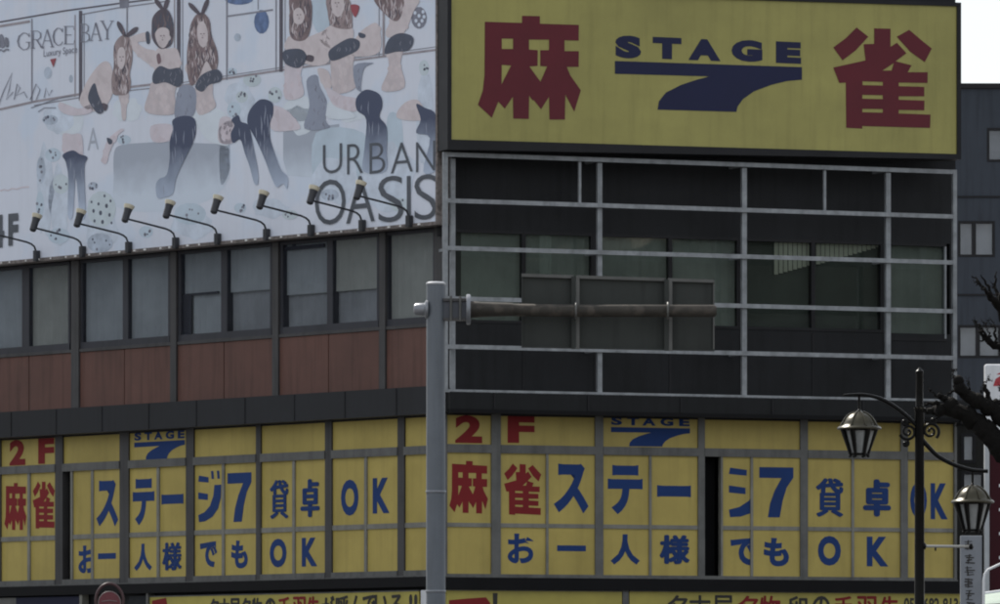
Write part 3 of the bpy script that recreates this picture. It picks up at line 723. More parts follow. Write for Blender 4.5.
S([(-20, 113), (0, 109.5), (34, 101.8), (75, 95), (135, 86.5), (175, 82)], 2.2, 5, P['mauve'])
S([(34, 105.5), (75, 98.5), (135, 90), (175, 86)], 1.0, 4, P['mid'])
S([(174, 87), (220, 79.5), (280, 70.5), (340, 62), (436, 50)], 2.0, 5, P['mauve']); S([(174, 84), (280, 67.8), (436, 47)], .8, 4, P['mid'])
S([(227, 16.5), (273, 10)], 1.6, 5, P['mid'])
for x, y0, y1, w, m in ((31.8, 19, 103, 1.4, 'mid'), (80.5, 11, 101, 3.2, 'line'), (75, 15, 97, 1.0, 'mauve'), (84, 14, 96, .8, 'mid'), (127, 2, 90, 1.4, 'mid'), (178.6, -8, 86, 3.6, 'line'), (174.4, -8, 84, 1.0, 'mauve'), (182.5, -8, 84, .8, 'mid'), (226.8, -8, 80, 1.6, 'mid'), (281, -8, 72, 3.4, 'line'), (276, -8, 72, 1.2, 'mid'), (285, -8, 66, .8, 'mid'), (330, -8, 63, 1.4, 'mid'), (383.5, -8, 57, 2.2, 'mauve'), (379, -8, 58, .8, 'mid'), (258, -8, 10, .8, 'mid')):
    S([(x, y0), (x, y1)], w, 6, P[m])
pf(wf, [(119, -2), (129, -3), (128.5, 8), (120, 8.5)], 7, P['letter'], False)
wf.build('printed_window_frame', bb)
def inside(x, y, P_):
    c = False; n = len(P_)
    for i in range(n):
        (x0, y0), (x1, y1) = P_[i], P_[i - 1]
        if (y0 > y) != (y1 > y) and x < (x1 - x0) * (y - y0) / (y1 - y0) + x0: c = not c
    return c
def strands(mb, poly, lay, inks, n, ln, w, wav=.6, lean=0.0):
    """fine printed strokes kept inside an outline: locks of hair, folds, soft body tone"""
    xs = [p[0] for p in poly]; ys = [p[1] for p in poly]; k = 0
    sp = smooth_loop(poly)
    for _ in range(n * 6):
        if k >= n: break
        x = random.uniform(min(xs), max(xs)); y = random.uniform(min(ys), max(ys)); ph = random.uniform(0, 6); pts = []
        for q in range(7):
            yy = y + ln * q / 6; xx = x + wav * math.sin(ph + q * .9) + lean * q
            if not inside(xx, yy, sp): break
            pts.append((xx, yy))
        if len(pts) < 4: continue
        m_ = len(pts); ws = [w * (.15 + math.sin(math.pi * i / (m_ - 1))) for i in range(m_)]
        stroke_on(mb, WL, pts, ws, Ld(lay + .04 + .9 * (k / max(1, n))), P[random.choice(inks)]); k += 1
def figure(pieces, faces=()):
    mb = MB()
    for i, (l, m, lay) in enumerate(pieces):
        mm = M[m] if m in ('boot1', 'sofaf') else P[m]
        if len(l) == 3 and m == 'navy_ear': pass
        pf(mb, l, lay, mm)
        area = (max(p[0] for p in l) - min(p[0] for p in l)) * (max(p[1] for p in l) - min(p[1] for p in l))
        if m in ('hair', 'hair2', 'darkhair') and area > 120: strands(mb, l, lay, ('hair', 'hair2', 'skin2', 'darkhair') if m != 'darkhair' else ('hair', 'darkhair', 'navy'), int(area / 14), 10, 1.1)
        elif m in ('skin', 'skin2', 'pink') and area > 150: strands(mb, l, lay, ('skin', 'tone') if m != 'pink' else ('pink', 'tone2'), int(area / 45), 7, 3.2, .8, .2)
        elif m == 'boot1': strands(mb, l, lay, ('lilac',), int(area / 300), 14, .7, .3)
        elif m in ('navy', 'lilac') and area > 100: strands(mb, l, lay, ('lilac', 'letter') if m == 'lilac' else ('navy', 'letter'), int(area / 40), 5, .8)
    for (cx, cy, s) in faces:    # a few marks for eyes, nose and mouth
        for dx, dy, w, h in ((-1.6, -1, 1.05, .6), (1.6, -1.2, 1.05, .6), (0, 1.2, .4, .5), (0, 3.2, 1.0, .5)):
            ball(mb, cx + dx * s, cy + dy * s, w * s, h * s, 15, P['face'], 8)
    return mb.build('printed_figure', bb)
def ear(a, b, w, T, lay=13):
    (x0, y0), (x1, y1) = a, b; dx, dy = x1 - x0, y1 - y0; l = math.hypot(dx, dy); nx, ny = -dy / l * w, dx / l * w
    return (T([(x0, y0), (x0 + dx * .3 + nx, y0 + dy * .3 + ny), (x1 + nx * .6, y1 + ny * .6), (x1 - nx * .6, y1 - ny * .6), (x0 + dx * .3 - nx, y0 + dy * .3 - ny)]), 'darkhair', lay)
figure([(A2([(15, 450), (60, 370), (110, 315), (150, 320), (170, 400), (165, 470), (120, 545), (60, 560), (0, 520)]), 'skin', 8),
        (A5([(0, 60), (90, 90), (150, 70), (150, 110), (60, 125), (0, 100)]), 'pink', 8),
        (A2([(180, 210), (215, 178), (250, 195), (262, 250), (262, 310), (250, 370), (256, 420), (240, 472), (200, 480), (165, 470), (158, 400), (170, 330), (168, 260)]), 'hair2', 10),
        (A2([(188, 270), (200, 240), (222, 245), (228, 290), (220, 335), (205, 350), (190, 320)]), 'skin', 12),
        (A2([(75, 420), (90, 470), (110, 520), (118, 560), (90, 572), (55, 530), (40, 490), (55, 440)]), 'navy', 12),
        (A2([(195, 475), (245, 470), (235, 540), (230, 600), (212, 600), (205, 530)]), 'skin2', 8),
        (A5([(12, 218), (60, 215), (105, 220), (108, 335), (70, 340), (25, 330)]), 'pink', 8),
        (A5([(235, 235), (290, 190), (310, 195), (280, 220), (240, 300), (225, 355), (203, 345), (215, 280)]), 'pink', 8),
        (A5([(12, 315), (60, 292), (95, 310), (132, 325), (120, 360), (118, 420), (122, 605), (96, 605), (76, 420), (62, 605), (38, 605), (40, 430), (28, 350)]), 'boot1', 10),
        (A5([(226, 232), (250, 240), (252, 258), (235, 262)]), 'navy', 12), (A2([(110, 520), (140, 530), (125, 560)]), 'darkhair', 12),
        ear((188, 108), (225, 180), 12, A2), ear((292, 138), (236, 182), 12, A2)], [(121.5, 58, .9)])
figure([(A2([(245, 190), (340, 163), (352, 205), (290, 213), (330, 245), (385, 262), (385, 340), (355, 330), (290, 280), (245, 220)]), 'skin', 8),
        (A2([(385, 250), (440, 245), (490, 250), (500, 345), (375, 355)]), 'skin', 9),
        (A2([(360, 150), (365, 90), (400, 50), (440, 50), (465, 100), (470, 180), (455, 230), (410, 247), (380, 225), (362, 190)]), 'darkhair', 11),
        (A2([(378, 170), (405, 140), (445, 150), (447, 205), (420, 243), (392, 222)]), 'skin', 13),
        (A2([(366, 375), (400, 333), (450, 348), (500, 342), (517, 375), (512, 420), (485, 437), (430, 415), (372, 422)]), 'navy', 12),
        (A2([(372, 405), (480, 405), (476, 480), (485, 560), (430, 580), (328, 560), (345, 470)]), 'skin2', 8), (A5([(440, 175), (530, 165), (545, 200), (530, 245), (450, 250)]), 'pink', 7),
        (A2([(500, 440), (580, 450), (570, 580), (478, 600)]), 'lilac', 9),
        (A5([(545, 145), (600, 125), (650, 140), (657, 200), (640, 260), (600, 340), (560, 430), (545, 500), (500, 520), (470, 520), (463, 460), (480, 430), (515, 410), (530, 330), (530, 250), (545, 190)]), 'boot1', 11),
        (A2([(330, 165), (348, 165), (350, 215), (335, 218)]), 'navy', 12), (A2([(385, 280), (400, 270), (408, 310), (392, 322)]), 'face', 12),
        ear((376, -5), (415, 48), 11, A2), ear((442, -5), (425, 48), 11, A2)], [(162.5, 37, .95)])
figure([(A2([(600, 250), (650, 270), (690, 340), (640, 400), (590, 430), (545, 380), (530, 330)]), 'skin', 8),
        (A2([(555, 130), (580, 80), (615, 65), (650, 100), (662, 180), (690, 260), (692, 330), (672, 365), (640, 310), (622, 330), (595, 395), (560, 432), (540, 370), (538, 260), (548, 190)]), 'hair', 10),
        (A2([(590, 135), (618, 108), (640, 150), (642, 205), (622, 240), (596, 212)]), 'skin', 12),
        (A2([(580, 440), (600, 390), (640, 362), (690, 350), (714, 378), (705, 410), (650, 428), (615, 462)]), 'navy', 12),
        (A2([(585, 430), (660, 405), (668, 480), (680, 540), (600, 580), (578, 500)]), 'skin2', 8), (A5([(660, 130), (730, 110), (820, 160), (820, 260), (770, 265), (700, 230)]), 'white', 7), (A5([(770, 180), (835, 150), (840, 250), (770, 255)]), 'pink', 8),
        (A6([(265, 135), (330, 150), (372, 190), (405, 240), (360, 255), (258, 248)]), 'pink', 8), (A6([(0, 195), (60, 200), (62, 310), (0, 312)]), 'pink', 8),
        (A6([(142, 170), (170, 125), (210, 97), (262, 115), (268, 170), (252, 220), (252, 290), (275, 370), (305, 450), (340, 490), (337, 550), (318, 522), (285, 540), (255, 480), (225, 400), (185, 310), (158, 260), (138, 220)]), 'boot1', 11),
        (A6([(58, 200), (92, 178), (105, 210), (140, 225), (157, 280), (175, 370), (190, 450), (192, 520), (172, 520), (150, 440), (125, 370), (102, 300), (65, 318), (54, 270), (72, 230)]), 'boot1', 10),
        ear((545, 15), (600, 72), 11, A2), ear((645, -5), (615, 68), 11, A2)], [(202.5, 35, .9)])
figure([(A3([(360, 180), (430, 190), (500, 165), (545, 160), (548, 310), (440, 325), (330, 250), (335, 200)]), 'skin', 8),
        (A3([(355, -10), (450, -10), (462, 90), (440, 190), (385, 207), (350, 170), (350, 60)]), 'hair', 10),
        (A3([(370, 60), (400, 40), (425, 80), (410, 120), (375, 115)]), 'skin', 12),
        (A3([(318, 262), (350, 248), (410, 250), (437, 290), (400, 342), (340, 330), (316, 295)]), 'navy', 12), (A3([(440, 278), (472, 285), (465, 312), (430, 302)]), 'darkhair', 12),
        (A3([(335, 310), (420, 300), (405, 380), (420, 480), (330, 500), (325, 400)]), 'pink', 8), (A3([(490, 350), (545, 360), (560, 440), (530, 450)]), 'skin', 8),
        (A6([(435, 5), (485, -25), (500, 30), (537, 110), (530, 200), (548, 242), (425, 245), (450, 130)]), 'lilac', 9)], [(299, 16, .9)])
figure([(A4([(50, 130), (160, 140), (170, 200), (215, 150), (290, 120), (300, 260), (180, 285), (60, 250), (0, 200)]), 'skin', 8),
        (A4([(38, -10), (142, -10), (162, 110), (150, 147), (60, 132), (38, 60)]), 'hair2', 10),
        (A4([(60, -12), (115, -12), (117, 55), (90, 87), (62, 55)]), 'skin', 12),
        (A4([(43, 262), (90, 222), (150, 193), (198, 208), (192, 250), (140, 280), (60, 307)]), 'navy', 12),
        (A4([(153, 28), (197, 32), (176, 88)]), 'red', 13), (A4([(195, 165), (228, 175), (222, 192), (198, 188)]), 'navy', 13),
        (A4([(65, 280), (170, 250), (165, 340), (180, 440), (75, 470), (55, 370)]), 'skin2', 8), (A4([(172, 330), (270, 318), (222, 345), (205, 440), (215, 465), (180, 440)]), 'lilac', 9),
        (A4([(30, 440), (110, 480), (190, 500), (180, 560), (110, 550), (60, 520)]), 'pink', 9), (A4([(60, 500), (110, 530), (180, 590), (60, 600), (20, 560)]), 'white', 8),
        (A7([(212, 70), (245, 38), (285, 45), (306, 65), (310, 100), (300, 140), (327, 180), (327, 270), (322, 345), (240, 345), (243, 260), (250, 150), (215, 115)]), 'boot1', 11)], [(337, 4, .9)])
figure([(A4([(280, -10), (350, 90), (330, 160), (345, 190), (420, 170), (470, 60), (490, -10)]), 'skin', 8),
        (A4([(272, -10), (410, -10), (417, 50), (388, 108), (330, 75)]), 'hair', 10),
        (A4([(325, 270), (345, 200), (400, 168), (462, 182), (468, 220), (440, 255), (380, 262)]), 'navy', 12),
        (A4([(345, 250), (420, 235), (405, 320), (425, 440), (310, 455), (345, 350)]), 'skin2', 8), (A4([(390, 560), (440, 510), (500, 510), (530, 600), (400, 600)]), 'skin', 8),
        (A7([(438, 92), (470, 105), (515, 140), (513, 300), (510, 345), (465, 345), (490, 220), (438, 200), (455, 150)]), 'boot1', 11)])
# printed words
pw = MB()
# serif word drawn as strokes:  picture boxes for each letter
def serif(ch, x0, x1, yt, yb):
    w = x1 - x0; h = yb - yt; T = lambda a, b: (x0 + a * w, yt + b * h); th, tk = .7, 1.5
    def s(pts, ww): stroke_on(pw, WL, [T(*p) for p in pts], ww, Ld(14 + len(pw.f) % 3), P['letter'])
    if ch == 'G': s([(.9, .2), (.7, .03), (.45, 0), (.15, .2), (.05, .5), (.15, .8), (.45, 1), (.75, .95), (.88, .8), (.88, .55)], [1, .8, .8, 1.3, 1.6, 1.3, .8, .8, 1.2, 1.2]); s([(.65, .55), (1, .55)], th); s([(.9, .02), (.9, .25)], th)
    if ch == 'R': s([(.2, 0), (.2, 1)], tk); s([(.05, 0), (.6, 0), (.8, .12), (.8, .38), (.6, .5), (.2, .5)], [th, th, 1.2, 1.2, th, th]); s([(.5, .5), (.9, .97), (1.05, 1)], tk); s([(.05, 1), (.38, 1)], th)
    if ch == 'A': s([(.5, 0), (.15, 1)], th); s([(.5, 0), (.88, 1)], tk); s([(.27, .65), (.73, .65)], th); s([(0, 1), (.3, 1)], th); s([(.72, 1), (1.02, 1)], th)
    if ch == 'C': s([(.9, .22), (.7, .03), (.45, 0), (.15, .2), (.05, .5), (.15, .8), (.45, 1), (.75, .95), (.93, .78)], [1, .8, .8, 1.3, 1.6, 1.3, .8, .8, .7]); s([(.9, .02), (.9, .25)], th)
    if ch == 'E': s([(.2, 0), (.2, 1)], tk); s([(.05, 0), (.88, 0), (.9, .2)], th); s([(.2, .48), (.7, .48)], th); s([(.05, 1), (.9, 1), (.96, .78)], th)
    if ch == 'B': s([(.2, 0), (.2, 1)], tk); s([(.05, 0), (.6, 0), (.78, .12), (.75, .38), (.55, .47), (.2, .47)], [th, th, 1.2, 1.2, th, th]); s([(.5, .47), (.85, .6), (.88, .85), (.6, 1), (.05, 1)], [th, 1.2, 1.3, th, th])
    if ch == 'Y': s([(.1, 0), (.5, .55), (.5, 1)], tk); s([(.9, 0), (.5, .55)], th); s([(-.05, 0), (.28, 0)], th); s([(.72, 0), (1.02, 0)], th); s([(.35, 1), (.66, 1)], th)
for ch, x0, x1 in (('G', 17, 30.5), ('R', 30, 43), ('A', 40, 54), ('C', 52.5, 63.5), ('E', 63, 75), ('B', 79.5, 90.5), ('A', 89, 102), ('Y', 100.5, 113.5)):
    xm = (x0 + x1) / 2; serif(ch, x0, x1, 33 - (xm - 24) * .142, 50 - (xm - 24) * .130)
put_text(pw, WL, 'Luxury Space', (43.5, 48, 77, 57), Ld(14), P['letter'], 0)
poly_on(pw, WL, [[(50, 59.5), (56.3, 58.3), (53.2, 67.5)]], Ld(14), P['red'])
pf(pw, [(0, 35), (3, 36), (5, 46), (1, 48), (-4, 44)], 14, P['letter']); pf(pw, [(5, 38), (8, 39), (8.5, 46), (6, 47)], 14, P['letter']); stroke_on(pw, WL, [(-4, 51.5), (1, 50), (3, 51.5), (6, 49.6), (9, 50)], 1.6, Ld(14), P['letter'])
for pts in ([(-2, 106), (4, 90), (12, 73), (9, 90), (6, 100), (13, 92)], [(14, 100), (17, 84), (20, 88), (16, 96), (24, 92), (27, 98)], [(30, 100), (36, 84), (40, 90), (36, 100)], [(31, 108), (45, 103), (60, 98), (72, 96)], [(38, 112), (44, 108), (56, 108)], [(44, 98), (46, 88), (49, 96), (52, 90)]):
    stroke_on(pw, WL, pts, .8, Ld(14), P['letter'])
put_text(pw, WL, 'A', (87.5, 128, 98.7, 150), Ld(2), P['faint'], 0)
stroke_on(pw, WL, [(0, 191), (4, 189.6), (8, 190.6), (12, 188.6), (17, 189.2), (22, 187.4), (29, 187)], 1.5, Ld(3), P['pink'])
pw.build('printed_lettering', bb)
uw = MB()
b4 = lambda x0, x1, y0, y1: (220 + x0 / 4.348, 130 + y0 / 4.348, 220 + x1 / 4.348, 130 + y1 / 4.348)
for ch, bx in (('U', b4(447, 530, 62, 188)), ('R', b4(552, 622, 60, 190)), ('B', b4(650, 718, 55, 188)), ('A', b4(742, 838, 55, 185)), ('N', b4(852, 935, 50, 180))): put_text(uw, WL, ch, bx, Ld(16), P['word'], -.014)
for ch, bx in (('O', b4(412, 545, 215, 412)), ('A', b4(548, 672, 200, 402)), ('S', b4(688, 797, 200, 400)), ('I', b4(812, 828, 200, 395)), ('S', b4(845, 942, 193, 390))): put_text(uw, WL, ch, bx, Ld(17), P['word'], -.010)
put_text(uw, WL, '4', (-9, 215, 4, 248), Ld(16), P['word'], .04); put_text(uw, WL, 'F', (8.2, 213.5, 18, 245.5), Ld(16), P['word'], .05)
uw.build('printed_lettering', bb)

# ================================================================== BILLBOARD FLOODLIGHTS
ang = math.atan2(WL.e.y, WL.e.x)
lampx = [37, 82.9, 129, 176, 218, 267, 311.5, 362.6, 409.7]
posn = ['first', 'second', 'third', 'fourth', 'fifth', 'sixth', 'seventh', 'eighth', 'ninth']
def make_lamp():
    r = thing('billboard_floodlight', (0, 0, 0), 'x', 'floodlight', 'floodlights along the billboard foot')
    b = MB(); b.box((-.05, -.02, .0), (.05, .08, .20), M['lampbody']); b.build('bracket', r, bevel=.01)
    a = MB(); a.tube([(0, .05, .10), (0, .05, .20), (0, .08, .27), (0, .15, .315), (0, .25, .345), (0, .65, .41), (0, 1.14, .485)], .018, M['lampbody'], 10); a.build('arm', r, smooth=True)
    h = MB(); ax = Vector((0.02, -.36, .92))
    h.lathe((0, 1.18, .42), [(.04, 0), (.062, .02), (.066, .1), (.068, .2), (.078, .255)], M['lampbody'], 18, ax); hh = h.build('lamp_head', r, smooth=True)
    l = MB(); c = Vector((0, 1.18, .42)) + ax.normalized() * .257
    l.lathe(c, [(.078, 0), (.092, .03), (.100, .07), (.06, .082), (.01, .086)], M['lens'], 18, ax); l.build('lens', hh, smooth=True)
    return r
def copy_tree(o, parent=None):
    c = o.copy(); COL.objects.link(c); c.parent = parent
    for ch in list(o.children): copy_tree(ch, c)
    return c
l0 = make_lamp()
extra = ['cut by the photo edge', 'head next to the 4F', 'head by the printed boots', 'head right of the printed spotted jar', 'below the printed sofa', 'left of the printed heels', 'below the printed heels', 'head left of the word OASIS', 'rightmost, crossing the word OASIS']
for i, x in enumerate(lampx):
    o = l0 if i == 0 else copy_tree(l0)
    u = WL.u(x, DB + .05); o.location = WL.pt(u, DB + .03, bbz - .02); o.rotation_euler = (0, 0, ang + R(random.uniform(-2, 2)))
    o['label'] = 'dark bent arm floodlight, %s from left, %s' % (posn[i], extra[i])

# ================================================================== SHOP BANNERS BELOW
def banner(W, x0, x1, y0, label, texts, name='shop_banner', extra=None, d=.14):
    z1 = W.z(x0, y0, d); z0 = z1 - .75
    t = thing(name, W.pt(W.u(x0, d), d, z0), label, 'banner', 'yellow banners above the shop fronts')
    p = MB(); W.box(p, W.u(x0, d), W.u(x1, d), .02, d, z0, z1, M['banner_y']); p.build('board', t)
    e = MB(); W.box(e, W.u(x0, d), W.u(x1, d), .02, d + .01, z1, z1 + .02, M['alu']); e.build('edge_strip', t)
    for nm, k in (('black_lettering', 'ink'), ('red_lettering', 'red2')):
        l = MB(); any_ = False
        for tx, bx, kk in texts:
            if kk == k:
                if tx == '#': poly_on(l, W, [bx], d + .004, M[k])
                else:
                    if kk and len(tx) == 1 and tx != '!':
                        for q_, (ox, oy) in enumerate(((-.5, 0), (.5, 0), (0, .5), (0, -.4), (.4, .4))): put_text(l, W, tx, (bx[0] + ox, bx[1] + oy, bx[2] + ox, bx[3] + oy), d + .004 + .0012 * q_, M[k], 0.0)
                    else: put_text(l, W, tx, bx, d + .004, M[k], .03)
                any_ = True
        if any_: l.build(nm, t)
    return t
def brush(s, xs, y, k, h=24, w=11, slope=0): return [(c, (x, y + slope * (x - xs[0]), x + w, y + slope * (x - xs[0]) + h), k) for c, x in zip(s, xs)]
banner(WL, 149.5, 419, 597, 'yellow banner with brush lettering ending in two exclamation marks, left of the grey pole',
  brush('名古屋名物', [209, 219.5, 230, 241, 252], 598.6, 'ink', 24, 9.5, -.02) + brush('の', [264.5], 598, 'ink') + brush('手羽先', [278, 293, 307], 597, 'red2', 24, 12, -.02) + brush('が呼んでいる', [322, 336, 350.5, 363, 375, 390], 595.8, 'ink', 24, 12, -.02) + brush('!!', [409, 414], 594, 'ink', 22, 3.4) + [('#', [(152, 600.5), (166, 597.5), (167.5, 606), (165, 622), (152, 622)], 'red2')])
banner(WR, 447, 622, 590.3, 'mostly blank yellow banner with a red and black mark beside the grey pole', [('#', [(449, 600), (466, 598.4), (486, 597), (490.5, 603), (486, 618), (450, 620)], 'red2'), ('#', [(492.8, 592.8), (497.6, 592.8), (497, 620), (493.4, 620)], 'ink')])
banner(WR, 629.5, 966, 591.3, 'long yellow banner with black and red brush lettering and a phone number',
  brush('名古屋', [667.5, 690, 713], 595.3, 'ink', 26, 20) + brush('名物', [738, 760], 595.8, 'red2', 26, 20) + brush('卵の', [789, 812], 596, 'ink', 26, 18) + brush('手羽先', [834, 857, 880], 596.2, 'red2', 24, 19) + [('052-682-8136', (904, 597.5, 964, 611), 'ink')])
bl = MB(); ud = .15; WR.box(bl, WR.u(622.8, ud), WR.u(628.8, ud), 0, ud, WR.z(622, 590, ud) - .75, WR.z(622, 590, ud), M['alu']); o = bl.build('divider_post'); tag(o, 'short grey post between the two yellow banners on the right', 'post')
# grey box end of left banner
bl = MB(); WL.box(bl, WL.u(420.5, .2), WL.u(434, .2), 0, .2, 2.7, WL.z(420, 590, .2), M['white_p']); o = bl.build('sign_box', bevel=.01); tag(o, 'narrow pale box at the right end of the left yellow banner, behind the grey pole', 'box')
# navy sign at lower left
zN = WL.z(16, 597.5, .16)
t = thing('navy_sign', WL.pt(WL.u(16, .16), .16, zN - .7), 'navy blue shop sign with pale edge under the left end of the yellow windows', 'sign')
p = MB(); WL.box(p, WL.u(16, .16), WL.u(79, .16), .03, .16, zN - .7, zN, mat('dark_navy_board', (.012, .014, .035), .6, spec=.2)); p.build('board', t)
p = MB(); WL.box(p, WL.u(79.3, .18), WL.u(82, .18), .03, .18, zN - .7, zN + .03, M['alu_pale']); WL.box(p, WL.u(-30, .17), WL.u(15.6, .17), .03, .15, zN - .7, zN, M['alu']); p.build('frame', t)
p = MB(); WL.box(p, WL.u(126, .18), WL.u(147, .18), .03, .12, zN - .7, zN - .02, M['shopglass']); WL.box(p, WL.u(146, .18), WL.u(148, .18), .03, .18, zN - .7, zN + .03, M['alu']); o = p.build('display_case'); tag(o, 'dark narrow display case between the round sign and the yellow banner', 'case')
# round sign (stands out from the wall)
c = at(109.5, 601.5, 108)
t = thing('round_sign', (c.x, c.y, 0), 'round maroon sign with a pale rim inside a dark ring, bottom left', 'sign')
k = F / 108 * 1.13
p = MB(); p.tube([(c.x, c.y + .06, 0), (c.x, c.y + .06, c.z - 16 / k)], .05, M['frame_dark']); p.build('pole', t, smooth=True)
p = MB(); pts = [(c.x + math.cos(a) * 15.6 / k, c.y, c.z + 1 / k + math.sin(a) * 19.5 / k) for a in [i * math.pi / 20 for i in range(41)]]; p.tube(pts, 1.7 / k, mat('dark_ring', (.05, .02, .022), .5), 10, False); p.build('ring', t, smooth=True)
p = MB(); pts = [(c.x + math.cos(a) * 12.6 / k, c.y, c.z - 1.5 / k + math.sin(a) * 13 / k) for a in [i * math.pi / 20 for i in range(41)]]; p.tube(pts, .5 / k, mat('dull_rim', (.22, .17, .17), .5), 8, False); p.build('rim', t, smooth=True)
p = MB(); p.lathe((c.x, c.y + .03, c.z - 1.5 / k), [(12.6 / k, -.03), (12.6 / k, .03)], mat('maroon_disc', (.13, .022, .03), .5, var=.3), 32, (0, 1, 0)); ds = p.build('disc', t)
p = MB()
for q in (-1, 1): p.tube([(c.x - 9 / k, c.y - .008, c.z + (q * 2.4 - 2) / k), (c.x, c.y - .008, c.z + (q * 2.4 - .8) / k), (c.x + 9 / k, c.y - .008, c.z + (q * 2.4 - 2) / k)], .007, MATS['dull_rim'], 6)
p.build('white_band', ds)

# ================================================================== SIGN POLE
YP = 85.0; kp = F / YP
pc = at(435.8, 283, YP)
t = thing('sign_pole', (pc.x, pc.y, 0), 'grey steel road sign pole in front of the corner with an arm to the right', 'sign pole')
p = MB(); p.lathe((pc.x, pc.y, 0), [(.17, 0), (.17, .25), (.128, .27), (.127, 3), (.122, pc.z - .02)], M['pole'], 32); p.build('pole', t, smooth=True)
p = MB(); p.lathe((pc.x, pc.y, pc.z - .02), [(.128, 0), (.13, .018), (.10, .035), (.01, .042)], mat('pole_cap', (.42, .43, .45), .3, .3), 32); p.build('cap', t, smooth=True)
za = at(0, 309.5, YP).z
# left stub of the clamp
p = MB(); p.lathe((pc.x - .10, pc.y - .02, za + .0), [(.12, 0), (.12, .03), (.085, .05), (.08, .16), (.06, .185), (.01, .19)], mat('clamp_steel', (.20, .21, .23), .35, .5, var=.3), 20, (-1, 0, 0)); p.build('clamp_end', t, smooth=True)
p = MB(); X0 = pc.x + .10
for dz in (-.14, .11): p.box((X0, pc.y - .10, za + dz - .005), (X0 + .31, pc.y + .10, za + dz + .03), M['frame_post'])
p.box((X0, pc.y - .06, za - .11), (X0 + .30, pc.y + .07, za + .10), mat('clamp_dark', (.07, .075, .09), .45, .4, var=.3)); 
p.tube([(X0 + .1, pc.y - .12, za - .16), (X0 + .1, pc.y - .12, za + .17)], .016, M['signrib'], 8); p.tube([(X0 + .22, pc.y - .12, za - .16), (X0 + .22, pc.y - .12, za + .17)], .016, M['signrib'], 8)
p.build('clamp', t)
p = MB(); p.lathe((X0 + .30, pc.y, za), [(.19, 0), (.20, .01), (.20, .045), (.19, .055)], MATS['clamp_steel'], 28, (1, 0, 0)); p.build('flange', t, smooth=True)
xe = (717 - 500) / kp; ae = za - .01
p = MB()
pts = [(X0 + .34, pc.y, za), (X0 + .5, pc.y, za), (X0 + .9, pc.y - .0, za), (0, pc.y + .05, za - .0), ((560 - 500) / kp, pc.y + .1, ae), (xe - .03, pc.y + .15, ae - .0), (xe, pc.y + .15, ae)]
p.tube(pts, [.115, .100, .086, .084, .082, .080, .055], M['rust'], 24); p.build('arm', t, smooth=True)
# sign panel seen from behind
Yp = YP + .32
def P3(px, py, dy=0): return at(px, py, Yp + dy)
kk = lambda f: None
def panel(x0, x1, name):
    fr = lambda x: (x - 521) / 195
    top = lambda x: 273.8 + 4.8 * fr(x); bot = lambda x: 347.6 + 2.6 * fr(x)
    m = MB(); sh = lambda x: .25 * fr(x)
    def q(x, y, o): p = at(x, y, Yp + .04); return (p.x, p.y + sh(x) + o, p.z)
    def bx(mb, xa, xb, ya, yb, o0, o1, mm):
        mb.hexa([q(xa, yb(xa), o0), q(xb, yb(xb), o0), q(xb, yb(xb), o1), q(xa, yb(xa), o1), q(xa, ya(xa), o0), q(xb, ya(xb), o0), q(xb, ya(xb), o1), q(xa, ya(xa), o1)], mm)
    bx(m, x0, x1, top, bot, .0, .02, M['signback']); o = m.build('sign_panel', t)
    r = MB(); bx(r, x0, x1, top, lambda x: top(x) + 3.2, -.06, -.002, M['signrib']); bx(r, x0, x1, lambda x: bot(x) - 1.8, bot, -.04, -.002, M['signback'])
    bx(r, x0 + .01, x0 + 1.6, lambda x: top(x) + 3.3, lambda x: bot(x) - 1.9, -.04, -.002, M['signback']); bx(r, x1 - 1.4, x1 - .01, lambda x: top(x) + 3.3, lambda x: bot(x) - 1.9, -.04, -.002, M['signrib'] if x1 > 700 else M['signback'])
    r.build('rim', o)
    return bx, top, bot
bx, top, bot = panel(521.5, 574, 0); panel(576.5, 666, 1); panel(668.5, 715, 2)
for xa in (571.5, 664.5):
    r = MB(); bx(r, xa, xa + 4.4, lambda x: top(x) + 1.5, lambda x: bot(x) + .8, -.10, -.062, M['signback']); bx(r, xa + 4.6, xa + 8, lambda x: top(x) + 1.5, lambda x: bot(x) + .8, -.09, -.06, M['signrib']); r.build('stiffener', t)
for px in (576, 668):
    q = at(px, 309.5, YP); pts = [(q.x, q.y + .1 + .1 * math.cos(a) - .0, ae + .1 * math.sin(a)) for a in [i * math.pi / 10 for i in range(21)]]
    pts = [(q.x, pc.y + .12 + .105 * math.cos(a), ae + .105 * math.sin(a)) for a in [math.pi * .45 + i * math.pi * 1.1 / 12 for i in range(13)]]
    r = MB(); r.tube(pts, .014, M['signrib'], 8); r.build('band', t, smooth=True)

for q in (2.2, 3.1, 4.4):      # steel bands strapped round the pole
    b = MB(); b.lathe((pc.x, pc.y, q), [(.131, 0), (.134, .004), (.134, .028), (.131, .032)], MATS['clamp_steel'], 28); b.build('strap', t, smooth=True)
b = MB(); b.box((pc.x + .118, pc.y - .03, za + .16), (pc.x + .128, pc.y + .03, za + .30), MATS['clamp_steel']); b.build('cover_plate', t)
def cable(name, label, pts, r=.012):
    m = MB(); out = []
    for i in range(len(pts) - 1):
        a, b_ = Vector(pts[i]), Vector(pts[i + 1]); 
        for j in range(12): f = j / 12; v = a.lerp(b_, f); v.z -= .10 * math.sin(math.pi * f) * (b_ - a).length / 6; out.append(v)
    out.append(Vector(pts[-1])); m.tube(out, r, M['frame_dark'], 6)
    o = m.build(name, smooth=True); tag(o, label, 'cable'); return o
cable('wall_cable', 'thin dark cable sagging along the wall just above the lattice top rail', [WR.pt(u_, .03, ZR(150, 450) + .02) for u_ in (.2, 2.9, 5.6, 8.6)], .010)

